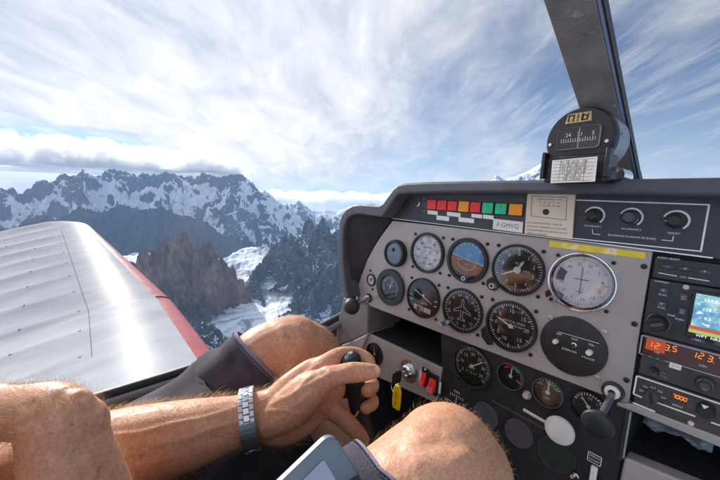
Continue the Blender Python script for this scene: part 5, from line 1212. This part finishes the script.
def spines(px, rc, rvar, base, seed, spur_len, back_len, every=1, drift=.45, sub=3, conc=.85, sub_len=.42):
    """ridge network: the skyline crest, spurs running down from it and side ribs on the spurs -> list of 3D segments"""
    rg = np.random.default_rng(seed); segs = []
    pts = sorted(((*azel(u, v),) for u, v in px)); C_ = []
    for i, (a, e) in enumerate(pts):
        r_ = rc + rvar * rg.uniform(-1, 1); C_.append(np.array((-math.sin(rad(a)) * r_, math.cos(rad(a)) * r_, r_ * math.tan(rad(e)))))
    segs += list(zip(C_[:-1], C_[1:]))
    def run(P, d, L_, drop, m, cv, lev):
        pts_ = [P]; dirv_ = d
        for q in range(1, m + 1):
            ang = rg.normal(0, .22); c, s_ = math.cos(ang), math.sin(ang); dirv_ = np.array((dirv_[0] * c - dirv_[1] * s_, dirv_[0] * s_ + dirv_[1] * c))
            z = P[2] - drop * (q / m) ** cv + (rg.uniform(-.06, .10) * drop if q < m else 0)
            pts_.append(np.array((*(pts_[-1][:2] + dirv_ * L_ / m), z)))
        segs.extend(zip(pts_[:-1], pts_[1:]))
        if lev:
            for q in range(1, m):
                for sg in (-1, 1):
                    if rg.random() < .82:
                        an = sg * rg.uniform(.6, 1.1); c, s_ = math.cos(an), math.sin(an); dd = np.array((d[0] * c - d[1] * s_, d[0] * s_ + d[1] * c))
                        run(pts_[q], dd, L_ * sub_len * rg.uniform(.6, 1.2), max(20, (pts_[q][2] - base)) * rg.uniform(.45, .8), sub, cv, 0)
    for i, P in enumerate(C_):
        peak = (i == 0 or C_[i - 1][2] <= P[2]) and (i == len(C_) - 1 or C_[i + 1][2] <= P[2])
        if not peak and (every == 0 or i % every): continue
        tv = -P[:2] / np.linalg.norm(P[:2])
        an = rg.normal(0, drift); c, s_ = math.cos(an), math.sin(an); d = np.array((tv[0] * c - tv[1] * s_, tv[0] * s_ + tv[1] * c))
        drop = P[2] - base
        run(P, d, spur_len * rg.uniform(.75, 1.15), drop, 5, conc, 1)
        run(P, -d, back_len, drop, 3, conc, 0)
    return segs
def spine_terrain(name, a0, a1, r0, r1, na, nr, segs, k, m, warp, wf, det, df, floor, seed, gs, flat=False):
    aa = np.radians(np.linspace(a0, a1, na)); rr = np.linspace(r0, r1, nr); Aa, Rr = np.meshgrid(aa, rr, indexing='ij')
    X, Y = -np.sin(Aa) * Rr, np.cos(Aa) * Rr
    WX = X + warp * fbm(X * wf + seed, Y * wf, 4); WY = Y + warp * fbm(X * wf - seed, Y * wf + 50, 4)
    Zb = np.full(X.shape, -9e9); Db = np.zeros(X.shape)
    for P, Q in segs:
        ab = Q[:2] - P[:2]; t = np.clip(((WX - P[0]) * ab[0] + (WY - P[1]) * ab[1]) / (ab @ ab + 1e-9), 0, 1)
        d = np.hypot(WX - P[0] - t * ab[0], WY - P[1] - t * ab[1]); z = P[2] + (Q[2] - P[2]) * t - k * d
        s_ = z > Zb; Zb = np.where(s_, z, Zb); Db = np.where(s_, d, Db)
    Zb = Zb + det * (ridged(X * df + seed, Y * df, 5, .5) - 1.1) * np.clip(.25 + Db / (gs * .5), 0, 1) + det * .25 * fbm(X * df * 5, Y * df * 5, 3)
    fl = floor + .08 * (Rr - r0) * 0 + 12 * fbm(X * .004, Y * .004, 4)
    Zb = np.maximum(Zb, fl); Zb = np.minimum(Zb, HAZE_TOP - 6) if r1 < 13000 else Zb
    me = bpy.data.meshes.new(name); idx = np.arange(na * nr).reshape(na, nr); q = np.stack([idx[:-1, :-1], idx[1:, :-1], idx[1:, 1:], idx[:-1, 1:]], -1).reshape(-1, 4)
    me.from_pydata(np.stack([X, Y, Zb], -1).reshape(-1, 3).tolist(), [], q.tolist()); me.polygons.foreach_set('use_smooth', [not flat] * len(me.polygons)); me.materials.append(m)
    at = me.attributes.new('gully', 'FLOAT', 'POINT'); at.data.foreach_set('value', np.clip(Db / gs, 0, 1).astype(np.float32).ravel()); me.update()
    o = bpy.data.objects.new(name, me); COL.objects.link(o); o['kind'] = 'structure'; return o

PX1 = [(-70, 190), (-45, 182), (-20, 186), (0, 192), (20, 191), (36, 186), (48, 181), (60, 176), (72, 178), (84, 172), (98, 175), (112, 171), (126, 174), (140, 171), (156, 175), (172, 172), (190, 177), (206, 172), (222, 175), (238, 172), (247, 179), (256, 189), (262, 194), (270, 203), (278, 208), (286, 219), (296, 229), (310, 238), (330, 248), (360, 258), (400, 262), (450, 258), (500, 262), (560, 255), (630, 262), (690, 270)]
spine_terrain('mountain_massif', 10, 106, 4000, 8200, 1150, 300, spines(PX1, 7000, 320, -1250, 11, 2300, 1100, 2, .5), .86, rock_snow('massif_rock', (.045, .060, .085), (.085, .098, .118), .90, .10, .0018, gw=.60, nw=.38), 120, .0016, 170, .0022, -1420, 3.1, 260)
PX1b = [(-40, 238), (0, 228), (25, 224), (45, 214), (60, 217), (80, 207), (98, 211), (118, 205), (140, 210), (160, 207), (182, 215), (205, 222), (228, 236), (250, 254), (275, 270), (295, 282)]
spine_terrain('dark_spur', 62, 104, 3300, 5200, 560, 200, spines(PX1b, 4700, 140, -1150, 23, 1200, 400, 2), .95, rock_snow('spur_rock', (.040, .052, .070), (.075, .086, .100), 1.0, .10, .003, gw=.5, nw=.5), 70, .003, 80, .004, -1400, 8.1, 170)
PX2 = [(95, 305), (110, 280), (122, 268), (131, 261), (136, 266), (140, 249), (143, 246), (147, 261), (151, 255), (156, 245), (160, 254), (165, 237), (169, 245), (174, 232), (178, 238), (183, 229), (187, 243), (191, 252), (196, 241), (200, 253), (205, 239), (209, 254), (214, 248), (218, 261), (224, 254), (228, 269), (233, 262), (237, 280), (241, 290), (244, 310)]
spine_terrain('brown_rock_ridge', 64, 93, 1900, 2800, 330, 170, spines(PX2, 2480, 70, -860, 5, 380, 200, 0, .14, 2, .66, .26), 2.9, rock_snow('brown_granite', (.085, .056, .047), (.36, .23, .175), 1.16, .10, .007), 26, .010, 46, .010, -960, 1.9, 60, True)
PX2b = [(232, 285), (240, 268), (244, 258), (249, 252), (254, 250), (258, 257), (264, 259), (270, 268), (278, 282)]
spine_terrain('brown_rock_tooth', 57, 75, 3300, 4300, 130, 80, spines(PX2b, 3850, 40, -900, 9, 450, 250, 1, .3), 1.9, rock_snow('brown_granite_far', (.10, .085, .085), (.16, .132, .125), 1.0, .08, .01), 26, .01, 30, .010, -1000, 5.2, 70, True)
PX3 = [(248, 300), (256, 280), (262, 264), (267, 254), (271, 254), (275, 241), (279, 251), (285, 235), (288.5, 245), (292, 231), (296, 247), (300, 237), (303, 235), (306, 223), (308.5, 216), (311, 233), (315, 240), (318, 230), (321, 222), (323.5, 217), (326, 235), (329, 225), (333, 239), (338, 229), (346, 233), (356, 224), (370, 228), (388, 222), (402, 232), (420, 228), (445, 240), (470, 238), (500, 256), (535, 268), (570, 300), (600, 330)]
spine_terrain('spired_ridge', 12, 71, 1600, 3600, 650, 230, spines(PX3, 3050, 80, -900, 31, 1250, 320, 0, .16, 2, .74, .28), 2.1, rock_snow('spire_rock', (.060, .072, .090), (.120, .128, .142), .80, .12, .0040, gw=.45, nw=.6), 34, .007, 60, .008, -1000, 6.4, 110, True)
PX4 = [(150, 345), (168, 332), (182, 322), (192, 317), (200, 321), (210, 324), (219, 334), (230, 343), (245, 356), (262, 372)]
spine_terrain('near_rock', 62, 90, 1250, 1800, 190, 110, spines(PX4, 1580, 40, -980, 41, 300, 150, 1, .3, 2, .8, .3), 1.3, rock_snow('near_rock_mix', (.055, .062, .072), (.11, .112, .118), .98, .12, .008, gw=.4, nw=.5), 24, .01, 34, .012, -1050, 4.4, 60, True)
# glacier between the ridges
def glacier_mat():
    m = bpy.data.materials.new('glacier_ice'); t = NT(m); p = t.p
    geo = t.node('ShaderNodeNewGeometry'); pos = geo.outputs['Position']
    n = t.noise(t.mapped(pos, (1, .16, .3), rot=(0, 0, rad(-62))), .016, 7, .62, .5); n2 = t.noise(pos, .003, 6, .6)
    c = t.ramp(n, [(.38, (.20, .27, .36)), (.48, (.58, .65, .74)), (.58, (.86, .89, .93))]); c = t.mix(t.ramp(n2, [(.53, 0), (.58, .92)]), c, (.17, .18, .20))
    t.link(c, p.inputs['Base Color']); p.inputs['Roughness'].default_value = .75; t.bump(n, .8, 8); return m
polar('glacier', 5, 88, 1500, 5200, 460, 320, lambda A, R_, X, Y: -760 + .030 * (R_ - 2500) + .10 * np.minimum(R_ - 3000, 900) - .6 * np.maximum(R_ - 3700 - 350 * perlin(A * .2, A * 0 + .7), 0) + 40 * fbm(X * .0016, Y * .0016, 5) + 7 * ridged((X * .47 + Y * .88) * .016, (X * .88 - Y * .47) * .005, 4), glacier_mat())
# snowfields far behind
cr4 = crest([(225, 215), (240, 209), (252, 204), (262, 202), (272, 206), (282, 207), (292, 202), (298, 199.5), (303, 204), (312, 210), (325, 208), (338, 212), (352, 206), (372, 203), (400, 208), (450, 204), (510, 212), (580, 205), (650, 214), (700, 212)])
polar('snowfield_hills', 8, 74, 7200, 10500, 760, 170, massif(cr4, 9300, .16, .3, 300, .0011, .15, -1500, 300, 9.6), rock_snow('snowfield', (.11, .12, .14), (.16, .165, .18), .70, .10, .002))
polar('snow_summit', 2, 44, 15000, 19500, 260, 90, massif(crest([(430, 205), (470, 190), (488, 181), (496, 174), (503, 178), (515, 176), (530, 170), (541, 164), (549, 162), (560, 170), (580, 186), (640, 205)]), 17500, .35, .4, 420, .0006, .10, -1500, 300, 2.8), rock_snow('summit_snow', (.15, .17, .2), (.2, .21, .24), .62, .10, .0012))
# valley ground
gb = MB(); NG = 64; gb.add([(0, 0, -1720)] + [(13900 * math.cos(2 * PI * k / NG), 13900 * math.sin(2 * PI * k / NG), -1720) for k in range(NG)], [(0, 1 + k, 1 + (k + 1) % NG) for k in range(NG)])
g_ = gb.build('ground', rock_snow('valley_floor', (.10, .11, .12), (.16, .165, .17), .86, .1, .001), None); g_['kind'] = 'structure'

# ================================================================= CLOUDS
def cloud_volume(name, density, thr, scale, ht, ends, aniso=.35, wind=(1, 1, 1), edge=.12, dens_pow=1.0):
    m = bpy.data.materials.new(name); t = NT(m); t.n.remove(t.p)
    c = t.node('ShaderNodeTexCoord').outputs['Generated']; pos = t.node('ShaderNodeNewGeometry').outputs['Position']
    sep = t.node('ShaderNodeSeparateXYZ'); t.link(pos, sep.inputs[0])
    n = t.noise(t.mapped(pos, wind), scale, 7, .58, .25)
    zf = t.math('MULTIPLY_ADD', sep.outputs[2], 1 / (ht[1] - ht[0]), -ht[0] / (ht[1] - ht[0]))
    # billows: base flat, tops shaped by noise
    prof = t.ramp(zf, [(0, .84), (.25, .84), (.45, .72), (.72, .50), (1, .0)])
    big = t.noise(t.mapped(pos, (1, 1, .05)), scale * .32, 3)
    d = t.math('ADD', n, t.math('MULTIPLY', t.math('SUBTRACT', big, .5), 1.0)); d = t.math('ADD', d, t.math('SUBTRACT', prof, thr))
    azv = t.math('MULTIPLY', t.math('ARCTAN2', t.math('MULTIPLY', sep.outputs[0], -1.0), sep.outputs[1]), 180 / PI)
    rv = t.math('SQRT', t.math('ADD', t.math('MULTIPLY', sep.outputs[0], sep.outputs[0]), t.math('MULTIPLY', sep.outputs[1], sep.outputs[1])))
    fa = t.math('DIVIDE', t.math('SUBTRACT', azv, ends[0]), ends[1], clamp=True); fr = t.math('DIVIDE', t.math('SUBTRACT', rv, ends[2]), ends[3], clamp=True)
    d = t.math('SUBTRACT', d, t.math('MULTIPLY', t.math('SUBTRACT', 1.0, fa), .75)); d = t.math('SUBTRACT', d, t.math('MULTIPLY', t.math('SUBTRACT', 1.0, fr), .5))
    dd = t.math('DIVIDE', t.math('SUBTRACT', d, .5), edge, clamp=True)
    pv = t.node('ShaderNodeVolumePrincipled'); pv.inputs['Color'].default_value = (.997, .997, .997, 1); pv.inputs['Anisotropy'].default_value = aniso
    t.link(t.math('MULTIPLY', dd, density), pv.inputs['Density']); t.link(pv.outputs[0], t.out.inputs['Volume'])
    return m
def cloud_box(name, a0, a1, r0, r1, z0, z1, m, label, n=16):
    mb = MB(); aa = np.radians(np.linspace(a0, a1, n)); vs = []
    for a in aa:
        for r_, z in ((r0, z0), (r1, z0), (r1, z1), (r0, z1)): vs.append((-math.sin(a) * r_, math.cos(a) * r_, z))
    fs = [(4 * i + k, 4 * i + (k + 1) % 4, 4 * i + 4 + (k + 1) % 4, 4 * i + 4 + k) for i in range(n - 1) for k in range(4)] + [(3, 2, 1, 0), (4 * n - 4, 4 * n - 3, 4 * n - 2, 4 * n - 1)]
    fs = [f[::-1] for f in fs]
    o = mb.add(vs, fs).build(name, m, None, smooth=0); o['kind'] = 'stuff'; o['label'] = label; o['category'] = 'cloud'; return o
cloud_box('cloud', 63.5, 110, 6200, 11500, HAZE_TOP + 4, 1010, cloud_volume('cap_cloud', .022, .62, .0040, (HAZE_TOP, 1010), (64.0, 8.0, 6200, 900), edge=.09), 'white cloud cap rolling over the crest of the blue massif')
cloud_box('cloud', 30, 69, 14200, 19000, -520, 330, cloud_volume('low_cloud', .010, .66, .0013, (-520, 330), (30.0, 6.0, 14200, 800), edge=.16), 'low white cloud bank far off at the end of the snowfields')

# ================================================================= HAZE
hz = MB().box(-14050, 14050, -14050, 14050, -1722, HAZE_TOP)
hm = bpy.data.materials.new('thin_blue_air'); t = NT(hm); t.n.remove(t.p); pv = t.node('ShaderNodeVolumePrincipled'); pv.inputs['Color'].default_value = (.42, .66, 1, 1); pv.inputs['Density'].default_value = 4.3e-5; pv.inputs['Anisotropy'].default_value = .2; t.link(pv.outputs[0], t.out.inputs['Volume'])
ho = hz.build('haze', hm, None, smooth=0); ho['kind'] = 'stuff'

# ================================================================= LIGHT, SKY, CAMERA
SUN_AZ, SUN_EL = 89.5, 26.0       # degrees left of straight ahead, above the horizon
sd = np.array((-math.sin(rad(SUN_AZ)) * math.cos(rad(SUN_EL)), math.cos(rad(SUN_AZ)) * math.cos(rad(SUN_EL)), math.sin(rad(SUN_EL))))
sl = bpy.data.lights.new('sun', 'SUN'); sl.energy = 4.2; sl.angle = rad(.6); sl.color = (1, .945, .87)
so_ = bpy.data.objects.new('sun', sl); COL.objects.link(so_); so_.rotation_euler = Vector(sd).to_track_quat('Z', 'Y').to_euler()
w = bpy.data.worlds.new('World'); scene.world = w; w.use_nodes = True
class WN(NT):
    def __init__(s, w): s.t = w.node_tree; s.n = s.t.nodes; s.l = s.t.links
t = WN(w); bg = t.n.get('Background'); t.out = t.n.get('World Output')
sky = t.node('ShaderNodeTexSky'); sky.sky_type = 'NISHITA'; sky.sun_disc = False; sky.sun_elevation = rad(SUN_EL); sky.sun_rotation = rad(-SUN_AZ); sky.altitude = 3500; sky.air_density = 1.0; sky.dust_density = .6; sky.ozone_density = 2.0
dirv = t.node('ShaderNodeTexCoord').outputs['Generated']
sep = t.node('ShaderNodeSeparateXYZ'); t.link(dirv, sep.inputs[0])
zc = t.math('ADD', t.math('MAXIMUM', sep.outputs[2], 0.0), .22)
cmb = t.node('ShaderNodeCombineXYZ'); t.link(t.math('DIVIDE', sep.outputs[0], zc), cmb.inputs[0]); t.link(t.math('DIVIDE', sep.outputs[1], zc), cmb.inputs[1])
pl_ = cmb.outputs[0]
STREAK = rad(50)     # cloud streets run towards this bearing, left of straight ahead
al = t.mapped(pl_, (1, 1, 1), rot=(0, 0, -STREAK))
n1 = t.noise(t.mapped(al, (1.0, .62, 1)), 1.0, 10, .58, .45)
n2 = t.noise(t.mapped(al, (1.8, .85, 1), loc=(4, 7, 0)), 2.4, 10, .62, .45)
n3 = t.noise(t.mapped(al, (.9, .5, 1), loc=(11, 2, 0)), .7, 5, .5, .3)
dt = t.node('ShaderNodeVectorMath', operation='DOT_PRODUCT'); t.link(dirv, dt.inputs[0]); dt.inputs[1].default_value = tuple(sd)
sunw = t.math('MULTIPLY_ADD', dt.outputs['Value'], .5, .5)
cov = t.math('ADD', t.math('MULTIPLY', n1, .60), t.math('MULTIPLY', n2, .30)); cov = t.math('ADD', cov, t.math('MULTIPLY', n3, .45))
cov = t.math('ADD', cov, t.math('MULTIPLY', t.math('SUBTRACT', sunw, .75), .62))
back_fill = t.math('MULTIPLY_ADD', sep.outputs[1], -1.2, -.15, clamp=True)     # unseen bright cloud deck added behind the aircraft as fill light
cov = t.math('ADD', cov, t.math('MULTIPLY', back_fill, .5))
def blob(u, v, r, amt):
    global cov
    d_ = ray(u, v); d_ = d_ / np.linalg.norm(d_); x = t.node('ShaderNodeVectorMath', operation='DOT_PRODUCT'); t.link(dirv, x.inputs[0]); x.inputs[1].default_value = tuple(d_)
    c_ = math.cos(rad(r)); k = t.math('DIVIDE', t.math('SUBTRACT', x.outputs['Value'], c_), 1 - c_, clamp=True); cov = t.math('ADD', cov, t.math('MULTIPLY', k, amt))
for a_ in ((665, 112, 17, -.26), (560, 60, 12, -.10), (400, 115, 20, -.08), (480, 50, 18, -.09), (90, 90, 46, .28), (250, 120, 22, .03)): blob(*a_)
mask = t.ramp(cov, [(.42, 0), (.56, .42), (.70, .80), (.86, 1)])
hzn = t.ramp(sep.outputs[2], [(-.02, .80), (.02, .70), (.09, .25), (.22, 0)])
mask = t.math('MAXIMUM', mask, hzn)
d_ = ray(35, 150); d_ = d_ / np.linalg.norm(d_); x = t.node('ShaderNodeVectorMath', operation='SUBTRACT'); t.link(dirv, x.inputs[0]); x.inputs[1].default_value = tuple(d_)
x2 = t.node('ShaderNodeVectorMath', operation='MULTIPLY'); t.link(x.outputs[0], x2.inputs[0]); x2.inputs[1].default_value = (2.0, 2.6, 15)
x3 = t.node('ShaderNodeVectorMath', operation='LENGTH'); t.link(x2.outputs[0], x3.inputs[0])
n4 = t.noise(t.mapped(al, (5.2, .75, 1), loc=(1, 5, 0)), 2.0, 9, .62, .5)
mask = t.math('MAXIMUM', mask, t.ramp(n4, [(.44, 0), (.58, .30), (.74, .7)]))
gap = t.ramp(t.math('ADD', x3.outputs['Value'], t.math('MULTIPLY', t.math('SUBTRACT', n2, .5), .9)), [(.55, .08), (1.15, 1)])   # clear strip low in the sky over the massif
mask = t.math('MULTIPLY', mask, gap)
shade = t.ramp(t.math('ADD', t.math('MULTIPLY', n2, .6), t.math('MULTIPLY', n3, .4)), [(.34, (.52, .57, .70)), (.50, (.76, .79, .87)), (.64, (1.0, .985, .96))])
gain = t.math('MULTIPLY_ADD', back_fill, .30, t.math('MULTIPLY_ADD', t.math('POWER', sunw, 3.0), .30, .60))  # gain also lifted behind the aircraft for the added fill
cl_ = t.mix(1.0, shade, gain, 'MULTIPLY')
skyc = t.mix(.10, t.mix(1.0, sky.outputs[0], (.085, .085, .085), 'MULTIPLY'), (.40, .43, .52))
t.link(t.mix(mask, skyc, cl_), bg.inputs['Color']); bg.inputs['Strength'].default_value = 1.0

cam = bpy.data.cameras.new('camera'); cam.sensor_width = 36; cam.lens = F_PX / 720 * 36; cam.clip_start = .02; cam.clip_end = 120000
co_ = bpy.data.objects.new('camera', cam); COL.objects.link(co_)
co_.matrix_world = Matrix(((CR[0], CU[0], -CF[0], 0), (CR[1], CU[1], -CF[1], 0), (CR[2], CU[2], -CF[2], 0), (0, 0, 0, 1)))
scene.camera = co_
vs_ = scene.view_settings; vs_.view_transform = 'Standard'; vs_.look = 'None'; vs_.gamma = 1; vs_.use_curve_mapping = False; vs_.exposure = .48
scene.render.engine = 'CYCLES'; scene.cycles.use_denoising = True
try: scene.cycles.denoiser = 'OPENIMAGEDENOISE'
except Exception: pass
scene.cycles.max_bounces = 8; scene.cycles.transparent_max_bounces = 16; scene.cycles.volume_bounces = 9; scene.cycles.volume_max_steps = 256; scene.cycles.sample_clamp_indirect = 6
